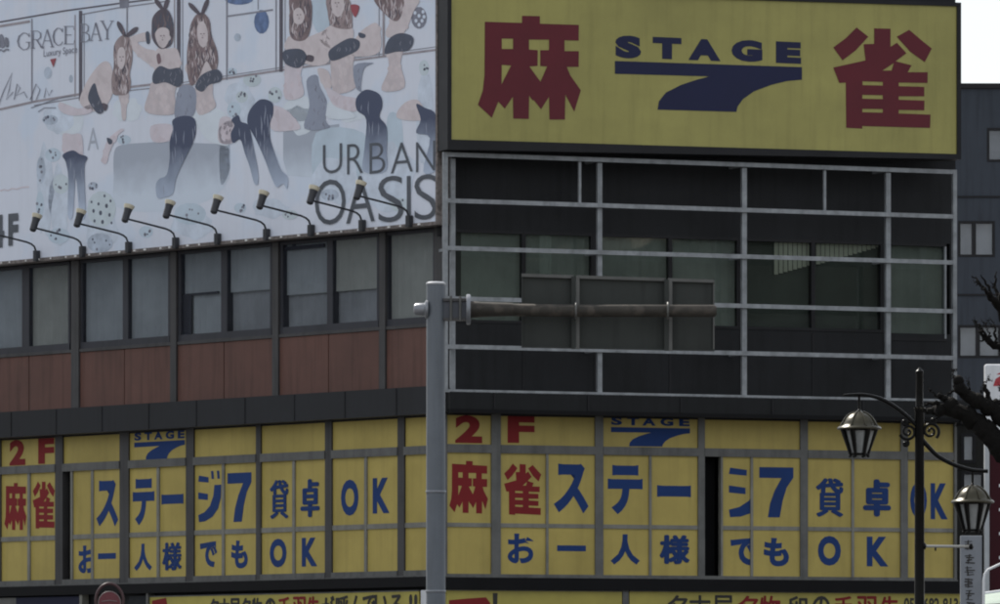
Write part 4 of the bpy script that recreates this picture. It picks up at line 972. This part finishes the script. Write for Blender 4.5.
# ================================================================== STREET LAMP
YS = 75.0; ks = F / YS
s0 = at(919.5, 409, YS); X = lambda px: (px - 500) / ks; Z = lambda py: EYE + (HY - py) / ks
t = thing('street_lamp', (s0.x, YS, 0), 'black iron street lamp with two lanterns on curved arms and scrollwork at the right', 'street lamp')
p = MB(); p.lathe((s0.x, YS, 0), [(.16, 0), (.16, .5), (.11, .6), (.065, .75), (.058, 3), (.053, Z(412)), (.06, Z(411)), (.062, Z(408.5)), (.044, Z(407)), (.040, Z(374)), (.046, Z(373)), (.046, Z(371)), (.02, Z(369)), (.004, Z(367))], M['black'], 24); p.build('pole', t, smooth=True)
p = MB(); p.lathe((s0.x, YS, Z(409)), [(.064, 0), (.067, .008), (.064, .016)], M['bronze'], 24); p.build('collar', t, smooth=True)
def arm(pts, rs):
    sm = []
    n = len(pts)
    for i in range(n - 1):
        p0, p1, p2, p3 = pts[max(i - 1, 0)], pts[i], pts[i + 1], pts[min(i + 2, n - 1)]
        for j in range(6):
            q = j / 6; sm.append(tuple(.5 * (2 * p1[c] + (p2[c] - p0[c]) * q + (2 * p0[c] - 5 * p1[c] + 4 * p2[c] - p3[c]) * q * q + (3 * p1[c] - p0[c] - 3 * p2[c] + p3[c]) * q ** 3) for c in (0, 1)))
    sm.append(pts[-1])
    return [(X(a), YS, Z(b)) for a, b in sm]
a1 = arm([(843.5, 395.2), (852, 394.6), (865, 394.8), (880, 398.5), (893, 405.5), (905, 414.5), (915, 424), (919, 430)], 0)
p = MB(); p.tube(a1, [.012 + .012 * min(1, i / 20) for i in range(len(a1))], M['black'], 12); p.build('arm', t, smooth=True)
a2 = arm([(920, 437), (926, 444), (938, 456), (955, 465), (971, 469.8), (980, 470.8), (988, 471)], 0)
p = MB(); p.tube(a2, [.028 - .006 * i / len(a2) for i in range(len(a2))], M['black'], 12); p.build('arm', t, smooth=True)
def scroll(cx, cy, r, sgn, a0, turns, extra=None):
    pts = []
    N = 40
    for i in range(N + 1):
        f = i / N; a = a0 + sgn * f * turns * 2 * math.pi; rr = r * (1 - .82 * f)
        pts.append((X(cx + rr * math.cos(a)), YS, Z(cy - rr * math.sin(a))))
    m = MB(); m.tube(pts, [.019 - .006 * i / N for i in range(N + 1)], M['black'], 10)
    e = pts[-1]; m.lathe((e[0], e[1], e[2] - .018), [(.004, 0), (.018, .009), (.020, .018), (.018, .027), (.004, .036)], M['black'], 12)
    m.build('scroll', t, smooth=True)
scroll(908, 431.5, 8.5, -1, R(200), -1.6); scroll(930.5, 431, 9, -1, R(-50), -1.6 * -1 * -1)
scroll(905.5, 443.5, 3.2, 1, R(60), -1.1); scroll(933, 420.5, 3.5, 1, R(200), 1.1); scroll(905, 422, 3.2, 1, R(-20), -1.1)
def lantern(cx, ytop, yrim, ybot, rw, yarm):
    """cx centre, dome top, rim height, base height (picture), half width of the rim"""
    x = X(cx); r = rw / ks; zr, zt_, zb = Z(yrim), Z(ytop), Z(ybot); h = zt_ - zr
    st = MB(); st.lathe((x, YS, zt_ - .01), [(.035, 0), (.03, .02), (.014, .035), (.014, Z(yarm) - zt_ - .01), (.02, Z(yarm) - zt_)], M['black'], 14); st.build('hanger', t, smooth=True)
    dm = MB(); dm.lathe((x, YS, zr), [(r * 1.0, -.025), (r * 1.04, -.012), (r * 1.0, .004), (r * .86, .02), (r * .80, h * .28), (r * .66, h * .58), (r * .45, h * .82), (r * .22, h * .96), (.03, h * 1.02), (.02, h * 1.08)], M['bronze'], 36)
    d = dm.build('dome', t, smooth=True)
    rb = MB()
    for k in range(8):
        a = k * math.pi / 4 + .3; ca, sa = math.cos(a), math.sin(a)
        rb.tube([(x + ca * q * r, YS + sa * q * r, zr + w) for q, w in ((.93, .012), (.82, h * .3), (.68, h * .6), (.46, h * .85), (.2, h * 1.0))], .010, M['bronze'], 6)
    rb.build('dome_rib', d, smooth=True)
    gb = MB(); gb.lathe((x, YS, zb), [(r * .36, 0), (r * .46, (zr - zb) * .2), (r * .72, (zr - zb) * .92)], M['frost'], 6); gb.build('glass_shade', t)
    cg = MB()
    for k in range(6):
        a = k * math.pi / 3 + .02; ca, sa = math.cos(a), math.sin(a)
        cg.tube([(x + ca * q * r, YS + sa * q * r, w) for q, w in ((.40, zb - .02), (.49, zb + (zr - zb) * .22), (.76, zr - .015))], [.018, .022, .034], M['black'], 8)
        cg.lathe((x + ca * .42 * r, YS + sa * .42 * r, zb - .045), [(.008, 0), (.02, .01), (.02, .025), (.008, .035)], M['black'], 10)
    cg.lathe((x, YS, zb - .02), [(r * .44, 0), (r * .46, .012), (r * .42, .025)], M['black'], 6)
    cg.lathe((x, YS, zr - .04), [(r * .80, 0), (r * .84, .02)], M['black'], 6)
    cg.build('cage', t, smooth=False)
lantern(859.2, 411.5, 427.3, 453.5, 21.5, 395)
lantern(972.6, 485.5, 500.8, 529.5, 21.0, 470)
# banner rod and cloth on the lamp
p = MB(); p.tube([(X(923), YS, Z(546)), (X(971), YS, Z(546.3))], .017, mat('pale_rod', (.35, .35, .33), .35, .4), 10)
p.build('banner_rod', t, smooth=True)
p = MB(); 
for px, py, r in ((971, 546.5, .035), (924, 546, .04)): p.lathe((X(px) - .03, YS, Z(py)), [(.01, 0), (r, .015), (r, .045), (.01, .06)], M['black'], 12, (1, 0, 0))
p.lathe((X(935.5), YS, Z(551)), [(.004, 0), (.012, .015), (.012, .04), (.004, .05)], M['black'], 8)
p.build('rod_knob', t, smooth=True)
# tall narrow white sign with vertical lettering, beyond the lamp
Yv = 96.0; kv = F / Yv; Xv = lambda px: (px - 500) / kv; Zv = lambda py: EYE + (HY - py) / kv
t = thing('vertical_sign', (Xv(971), Yv, 0), 'tall narrow pale sign with dark vertical lettering below the right lantern', 'sign')
p = MB(); p.box((Xv(960.5), Yv, 1.9), (Xv(982.3), Yv + .1, Zv(535.5)), M['pale_p']); p.build('board', t, bevel=.01)
p = MB(); p.box((Xv(982.5), Yv - .01, 1.9), (Xv(984), Yv + .1, Zv(536)), M['black']); p.tube([(Xv(971), Yv + .05, 0), (Xv(971), Yv + .05, 1.9)], .04, M['black']); p.build('frame', t)
WV = Wall((0, Yv - .004), (1, 0), (0, -1))
p = MB()
random.seed(8)
for y in (541, 555, 567, 579, 591, 603):       # illegible in the photograph: short crossing strokes
    for k in range(4):
        yy = y + k * 2.6; stroke_on(p, WV, [(965 + random.uniform(-1, 2), yy + random.uniform(-.8, .8)), (972.5 + random.uniform(-1, 2.5), yy + random.uniform(-1, .8))], random.uniform(.7, 1.5), .001 * k, M['ink'])
    stroke_on(p, WV, [(968.6 + random.uniform(-1.5, 1.5), y - 1), (968.6 + random.uniform(-1.5, 1.5), y + 8.5)], 1.3, .006, M['ink'])
p.build('dark_lettering', t)
p = MB(); q = at(985, 572, 94); p.tube([at(983.6, 604, 94), at(983.8, 580, 94), at(985, 573.5, 94), at(988, 569.6, 94), at(1000, 564, 94), at(1030, 555, 94)], .02, M['white_p'], 10)
p.tube([(at(983.6, 604, 94).x, 94, 0), at(983.6, 604, 94)], .02, M['white_p'], 10)
o = p.build('bent_pipe', smooth=True); tag(o, 'thin white bent pipe at the lower right edge beside the pale vertical sign', 'pipe')
t = thing('awning', (at(1000, 595, 100).x, 100, 0), 'pale green striped awning edge in the bottom right corner', 'awning')
p = MB(); a, b = at(985, 593.5, 100), at(1060, 583, 100); a2_, b2 = at(985, 604, 99.2), at(1060, 600, 99.2)
p.hexa([a2_, b2, b2 + Vector((0, .05, 0)), a2_ + Vector((0, .05, 0)), a, b, b + Vector((0, .1, 0)), a + Vector((0, .1, 0))], M['green_p']); p.build('cloth', t)
p = MB(); p.tube([a, b], .03, M['white_p'], 8); p.tube([a2_, (a2_.x, a2_.y, 0)], .03, M['alu'], 8); p.tube([b2, (b2.x, b2.y, 0)], .03, M['alu'], 8); p.build('frame', t, smooth=True)

# projecting white / crimson sign at the right edge
Yq = 104.0; kq = F / Yq; Xq = lambda px: (px - 500) / kq; Zq = lambda py: EYE + (HY - py) / kq
t = thing('projecting_sign', (Xq(1005), Yq, 0), 'tall projecting sign, white top with a red emblem over a crimson panel, right edge', 'sign')
p = MB(); p.box((Xq(985), Yq, Zq(440)), (Xq(1030), Yq + .25, Zq(364)), M['white_p']); p.build('white_box', t, bevel=.03)
p = MB(); p.box((Xq(985), Yq, 1.0), (Xq(989.4), Yq + .25, Zq(440) - .004), mat('sign_edge', (.38, .40, .42), .5, streak=.3)); p.box((Xq(1025.6), Yq, 1.0), (Xq(1030), Yq + .25, Zq(440) - .004), M['white_p'])
p.tube([(Xq(1008), Yq + .12, 0), (Xq(1008), Yq + .12, 1.0)], .08, M['alu']); p.build('frame', t)
p = MB(); p.box((Xq(989.4), Yq + .03, 1.0), (Xq(1025.6), Yq + .22, Zq(440) - .006), M['crimson']); pc_ = p.build('crimson_panel', t)
WQ = Wall((0, Yq), (1, 0), (0, -1))
p = MB(); poly_on(p, WQ, [[(993.2, 386), (995.5, 379), (1000, 376), (1018, 376), (1018, 386)]], .003, M['emblem']); poly_on(p, WQ, [[(996.5, 374.5), (999, 372.8), (1016, 372.6), (1018, 374.5)]], .003, M['emblem']); p.build('emblem', t)
p = MB()
for y in (484, 508, 532, 556): poly_on(p, WQ, [[(999, y), (1016, y), (1016, y + 3), (1009, y + 3), (1009, y + 14), (1005, y + 14), (1005, y + 3), (999, y + 3)]], -.026, M['white_p'])
p.build('white_lettering', pc_)

# ================================================================== BUILDINGS BEHIND ON THE RIGHT
def house(name, label, Y, x0, x1, ytop, depth, m, wins, band=None, zlow=0):
    k = F / Y; fx = lambda px: (px - 500) / k; fz = lambda py: EYE + (HY - py) / k
    t = thing(name, (fx((x0 + x1) / 2), Y, 0), label, 'building')
    xs0, xs1 = fx(x0), fx(x1); H = fz(ytop)
    # wall built round its windows: strips
    w = MB(); w.box((xs0, Y + .25, 0), (xs1, Y + depth, H), m)
    ys = sorted(set([0, H] + [fz(a[3]) for a in wins] + [fz(a[1]) for a in wins]))
    for z0, z1 in zip(ys[:-1], ys[1:]):
        cut = sorted([(fx(a[0]), fx(a[2])) for a in wins if fz(a[3]) - 1e-4 <= z0 and fz(a[1]) + 1e-4 >= z1])
        xc = xs0
        for c0, c1 in cut:
            if c0 > xc: w.box((xc, Y, z0), (c0, Y + .249, z1), m)
            xc = c1
        if xc < xs1: w.box((xc, Y, z0), (xs1, Y + .249, z1), m)
    w.build('wall', t)
    p = MB(); p.box((xs0 - .05, Y - .06, H + .002), (xs1 + .05, Y + depth, H + .12), M['frame_dark']); p.build('roof_edge', t)
    for a in wins:
        f = MB(); a0, a1, b0, b1 = fx(a[0]), fx(a[2]), fz(a[3]), fz(a[1]); q = .06; fm = M['frame_dark']
        f.box((a0 + .002, Y - .01, b0 + .002), (a1 - .002, Y + .15, b0 + q), fm); f.box((a0 + .002, Y - .01, b1 - q), (a1 - .002, Y + .15, b1 - .002), fm)
        f.box((a0 + .002, Y - .01, b0 + q), (a0 + q, Y + .15, b1 - q), fm); f.box((a1 - q, Y - .01, b0 + q), (a1 - .002, Y + .15, b1 - q), fm)
        xm = fx(a[4]) if len(a) > 4 and a[4] else None
        if xm: f.box((xm - .05, Y - .008, b0 + q), (xm + .05, Y + .15, b1 - q), fm)
        ff = f.build('window', t)
        g = MB(); g.box((a0 + q, Y + .08, b0 + q), (a1 - q, Y + .086, b1 - q), M['glass_l']); g.build('pane', ff)
        g = MB(); g.box((a0 + q, Y + .2, b0 + q + (.0 if len(a) < 6 else a[5])), (a1 - q, Y + .205, b1 - q), M['curtain_d']); g.build('curtain', ff)
    if band:
        b = MB()
        for y in band: b.box((xs0, Y - .03, fz(y) - .04), (xs1, Y - .001, fz(y)), M['frame_dark'])
        b.build('floor_line', t)
    return t
house('apartment_block', 'blue grey apartment block with paired windows seen past the right end of the lattice', 160, 940, 1130, 88.5, 14, M['grey_bld'],
      [(987, 128, 1022, 162, 1004), (958, 221, 995, 257, 974), (1012, 221, 1050, 257, 1030), (958, 325, 1001, 358, 978), (1012, 325, 1050, 358, 1030)], band=(196, 294, 400))
house('narrow_building', 'narrow dark building with an arched pale window between the yellow windows and the projecting sign', 118, 957, 990, 424, 8, M['brown_bld'],
      [(961, 433, 976, 463), (961, 471, 985, 505, None, .25)], band=(467,))
# pale arch inside the first window
p = MB(); k = F / 118; cx = (968.2 - 500) / k
pts = [(cx - 5.6 / k, EYE + (HY - 462) / k)] + [(cx - 5.6 / k * math.cos(a), EYE + (HY - 442) / k + 6.5 / k * math.sin(a)) for a in [i * math.pi / 12 for i in range(13)]] + [(cx + 5.6 / k, EYE + (HY - 462) / k)]
n = len(pts); p.add([(x, 118.10, z) for x, z in pts] + [(x, 118.14, z) for x, z in pts], [tuple(range(n)), tuple(range(n, 2 * n))[::-1]] + [(i, (i + 1) % n, n + (i + 1) % n, n + i) for i in range(n)], M['curtain'])
nb = [o for o in COL.objects if o.name == 'narrow_building'][0]; p.build('arched_shade', nb)

# ================================================================== BARE TREE
YT = 70.0; kt = F / YT
T3 = lambda px, py, dy=0: ((px - 500) / kt, YT + dy, EYE + (HY - py) / kt)
tr = thing('bare_street_tree', T3(1085, 0)[:2] + (0,), 'dark bare pruned street tree reaching in from the right edge', 'tree')
random.seed(21)
p = MB(); p.tube([(T3(1085, 0)[0], YT, 0), T3(1088, 620), T3(1080, 560), T3(1062, 500), T3(1040, 468)], [.24, .20, .17, .15, .13], M['bark'], 14, jit=.12); p.build('trunk', tr, smooth=True)
def limb(pts, rs, name='limb', par=tr, knobs=()):
    out = []; rr = []
    for i in range(len(pts) - 1):
        a, b = Vector(pts[i]), Vector(pts[i + 1]); n = 4
        for j in range(n):
            f = j / n; q = a.lerp(b, f) + Vector([random.uniform(-.018, .018) for _ in range(3)]) * (1 if j else 0)
            out.append(q); rr.append((rs[i] * (1 - f) + rs[i + 1] * f) * random.uniform(.86, 1.18))
    out.append(pts[-1]); rr.append(rs[-1] * .7)
    m = MB(); m.tube(out, rr, M['bark'], 10, jit=.14)
    for (x, y, r) in knobs:
        c = Vector(T3(x, y)); m.lathe(c - Vector((0, 0, r)), [(r * .2, 0), (r * .8, r * .4), (r, r), (r * .75, r * 1.6), (r * .2, r * 2)], M['bark'], 9)
    return m.build(name, par, smooth=True)
limb([T3(1040, 468), T3(1004, 452), T3(986, 430), T3(969, 417), T3(951, 409), T3(936, 409, .1), T3(926, 412, .15)], [.13, .125, .12, .095, .075, .05, .03], knobs=((987, 431, .13), (951, 406, .10), (941, 410, .07), (969, 415, .10), (1000, 446, .14)))
limb([T3(1055, 470), T3(1020, 432), T3(1000, 415), T3(985, 404), T3(970, 397.5), T3(959, 389), T3(957.5, 381)], [.13, .11, .095, .085, .075, .055, .04], knobs=((958.5, 381, .065), (960, 388, .075), (996, 404, .06), (978, 401, .09), (988, 407, .1)))
limb([T3(951, 407), T3(946, 400), T3(941, 396.5), T3(937, 398)], [.05, .038, .03, .02], 'branch')
limb([T3(989, 407), T3(987.5, 396), T3(985.5, 384)], [.035, .028, .02], 'branch')
limb([T3(996, 412), T3(996, 405), T3(1000, 401)], [.03, .03, .02], 'branch')
limb([T3(945, 408), T3(938, 404), T3(930, 403), T3(925, 405)], [.035, .026, .018, .01], 'branch')
limb([T3(1075, 540, .6), T3(1045, 400, .8), T3(1016, 318, .8), T3(1003, 300, .7), T3(994, 291, .6), T3(986, 285, .5)], [.12, .08, .065, .05, .032, .010], knobs=((1004, 297, .07),))
limb([T3(1030, 360, .8), T3(1008, 344, .8), T3(994, 338, .7), T3(986, 331, .6), T3(982, 328, .6)], [.07, .045, .035, .02, .01], 'branch')
for a in (((1002, 292), (1000, 278), (1001, 268)), ((996, 292), (990, 281), (985, 271)), ((990, 288), (984, 280), (976, 272)), ((1001, 340), (998, 330), (999, 322)), ((994, 338), (988, 336), (984, 339)), ((972, 398), (975, 390), (973, 384)), ((960, 386), (955, 390), (951, 393)), ((955, 408), (950, 402), (949, 398)), ((994, 338), (984, 322), (979, 318))):
    limb([T3(a[0][0], a[0][1], .6), T3(a[1][0], a[1][1], .6), T3(a[2][0], a[2][1], .6)], [.018, .012, .006], 'twig')

random.seed(33)
def twiglet(x, y, ang, ln, r, depth):
    pts = [T3(x, y, random.uniform(-.2, .5))]; rs = [r]; cx, cy = x, y; a = ang
    for q in range(4):
        a += random.uniform(-.35, .35); cx += math.cos(a) * ln / 4; cy -= math.sin(a) * ln / 4
        pts.append((T3(cx, cy)[0], pts[-1][1] + random.uniform(-.03, .03), T3(cx, cy)[2])); rs.append(r * (1 - .2 * (q + 1)))
    limb(pts, rs, 'twig')
    if depth:
        for _ in range(2): twiglet(cx, cy, a + random.uniform(-.8, .8), ln * .6, r * .5, depth - 1)
for x, y, a, ln in ((958.5, 380, 1.9, 9), (959, 384, 2.7, 8), (940, 396, 2.2, 9), (950, 406, 1.7, 12), (931, 411, 2.9, 10), (927, 412, 2.3, 8), (985, 384, 1.3, 9), (970, 397, 1.4, 13), (978, 402, 1.1, 12), (990, 430, 3.6, 12), (965, 415, 4.2, 10), (945, 409, 3.9, 9), (1003, 299, 2.1, 14), (990, 288, 2.9, 12), (984, 329, 2.5, 10), (992, 336, 1.9, 13), (999, 341, 1.5, 16), (999, 403, 1.2, 14)):
    twiglet(x, y, a, ln, .011, 1)

# ================================================================== STREET BEHIND THE CAMERA (mirrored in the glass)
def refl(px, py, tt, WR=WR):
    rx = (px - 500) / F; d = Vector((rx, 1)); c = WR.c; q = c.dot(WR.n) / d.dot(WR.n); P0 = d * q; r = d - WR.n * 2 * d.dot(WR.n)
    return Vector((P0.x + r.x * tt, P0.y + r.y * tt)), EYE + (HY - py) / F * (q + tt)
def block(name, label, pxa, pxb, tt, H, m, floors, depth=12, Wm=WR):
    a, _ = refl(pxa, 300, tt, Wm); b, _ = refl(pxb, 300, tt, Wm)
    e = (b - a).normalized(); L_ = (b - a).length; n = Vector((-e.y, e.x))
    if n.dot(Wm.c - a) < 0: n = -n
    W = Wall(a, e, n); t = thing(name, (a.x, a.y, 0), label, 'building')
    w = MB(); W.box(w, 0, L_, -depth, 0, 0, H, m); w.build('wall', t)
    r = MB(); W.box(r, -.2, L_ + .2, -depth, .25, H + .003, H + .4, M['tan_bl']); r.build('roof_edge', t)
    f = MB()
    for k in range(floors):
        z = 1 + k * (H - 1) / floors
        W.box(f, .6, L_ - .6, 0, .06, z + .9, z + 2.3, M['shopglass'])
    f.build('window_strip', t)
    return t
block('tower_block', 'brown block across the junction, seen only mirrored in the lattice windows', 380, 700, 130, 34, M['brown_bld'], 1)
block('office_block', 'grey office block across the junction beside the brown one', 705, 1100, 150, 30, M['grey_bld'], 1)
block('grey_office_block', 'grey office block down the left street, seen only mirrored in the left windows', -260, 700, 75, 26, M['grey_bld'], 7, Wm=WL)
block('low_shop_block', 'low dark shop block on the near side of the junction', 640, 1100, 60, 14.2, M['brown_bld'], 3)

# ================================================================== CAMERA, SKY, SUN
cam = bpy.data.cameras.new('camera'); co = bpy.data.objects.new('camera', cam); COL.objects.link(co)
co.location = (0, 0, EYE); co.rotation_euler = (R(90), 0, 0)
cam.sensor_width = 36; cam.lens = 36 * F / 1000; cam.shift_y = (HY - 302) / 1000
cam.clip_start = .5; cam.clip_end = 8000
scn.camera = co

SUN_AZ = R(-33); SUN_EL = R(48)       # azimuth from +Y towards +X
w = bpy.data.worlds.new('World'); scn.world = w; w.use_nodes = True
nt = w.node_tree; N = nt.nodes; Lk = nt.links
bgn = N['Background']
sky = N.new('ShaderNodeTexSky'); sky.sky_type = 'NISHITA'; sky.sun_disc = False
sky.sun_elevation = SUN_EL; sky.sun_rotation = SUN_AZ; sky.air_density = 1.2; sky.dust_density = 1.0; sky.ozone_density = 1.0
bgn.inputs['Strength'].default_value = .10
# thin bright veil of cloud over the whole sky
hs = N.new('ShaderNodeHueSaturation'); hs.inputs['Saturation'].default_value = .55; Lk.new(sky.outputs[0], hs.inputs['Color'])
tc = N.new('ShaderNodeTexCoord'); cn = N.new('ShaderNodeTexNoise'); cn.inputs['Scale'].default_value = 2.2; cn.inputs['Detail'].default_value = 6
Lk.new(tc.outputs['Generated'], cn.inputs['Vector'])
cr = N.new('ShaderNodeMapRange'); cr.inputs['From Min'].default_value = .4; cr.inputs['From Max'].default_value = .65; cr.inputs['To Min'].default_value = .6; cr.inputs['To Max'].default_value = .88
Lk.new(cn.outputs['Fac'], cr.inputs['Value'])
cm_ = N.new('ShaderNodeMix'); cm_.data_type = 'RGBA'; cm_.inputs[7].default_value = (6.6, 6.9, 7.3, 1)
Lk.new(cr.outputs[0], cm_.inputs[0]); Lk.new(hs.outputs[0], cm_.inputs[6]); Lk.new(cm_.outputs[2], bgn.inputs['Color'])
sd = bpy.data.lights.new('sun', 'SUN'); sd.energy = 3.5; sd.angle = R(.6); sd.color = (1, .95, .87)
so = bpy.data.objects.new('sun', sd); COL.objects.link(so)
dirv = Vector((math.sin(SUN_AZ) * math.cos(SUN_EL), math.cos(SUN_AZ) * math.cos(SUN_EL), math.sin(SUN_EL)))
so.rotation_euler = dirv.to_track_quat('Z', 'Y').to_euler(); so.location = dirv * 50

scn.view_settings.view_transform = 'Standard'; scn.view_settings.look = 'None'; scn.view_settings.gamma = 1
scn.view_settings.exposure = 0.55
scn.render.engine = 'CYCLES'
scn.cycles.use_denoising = True
scn.cycles.max_bounces = 6; scn.cycles.transparent_max_bounces = 12
scn.cycles.filter_width = 2.0
scn.cycles.sample_clamp_indirect = 8
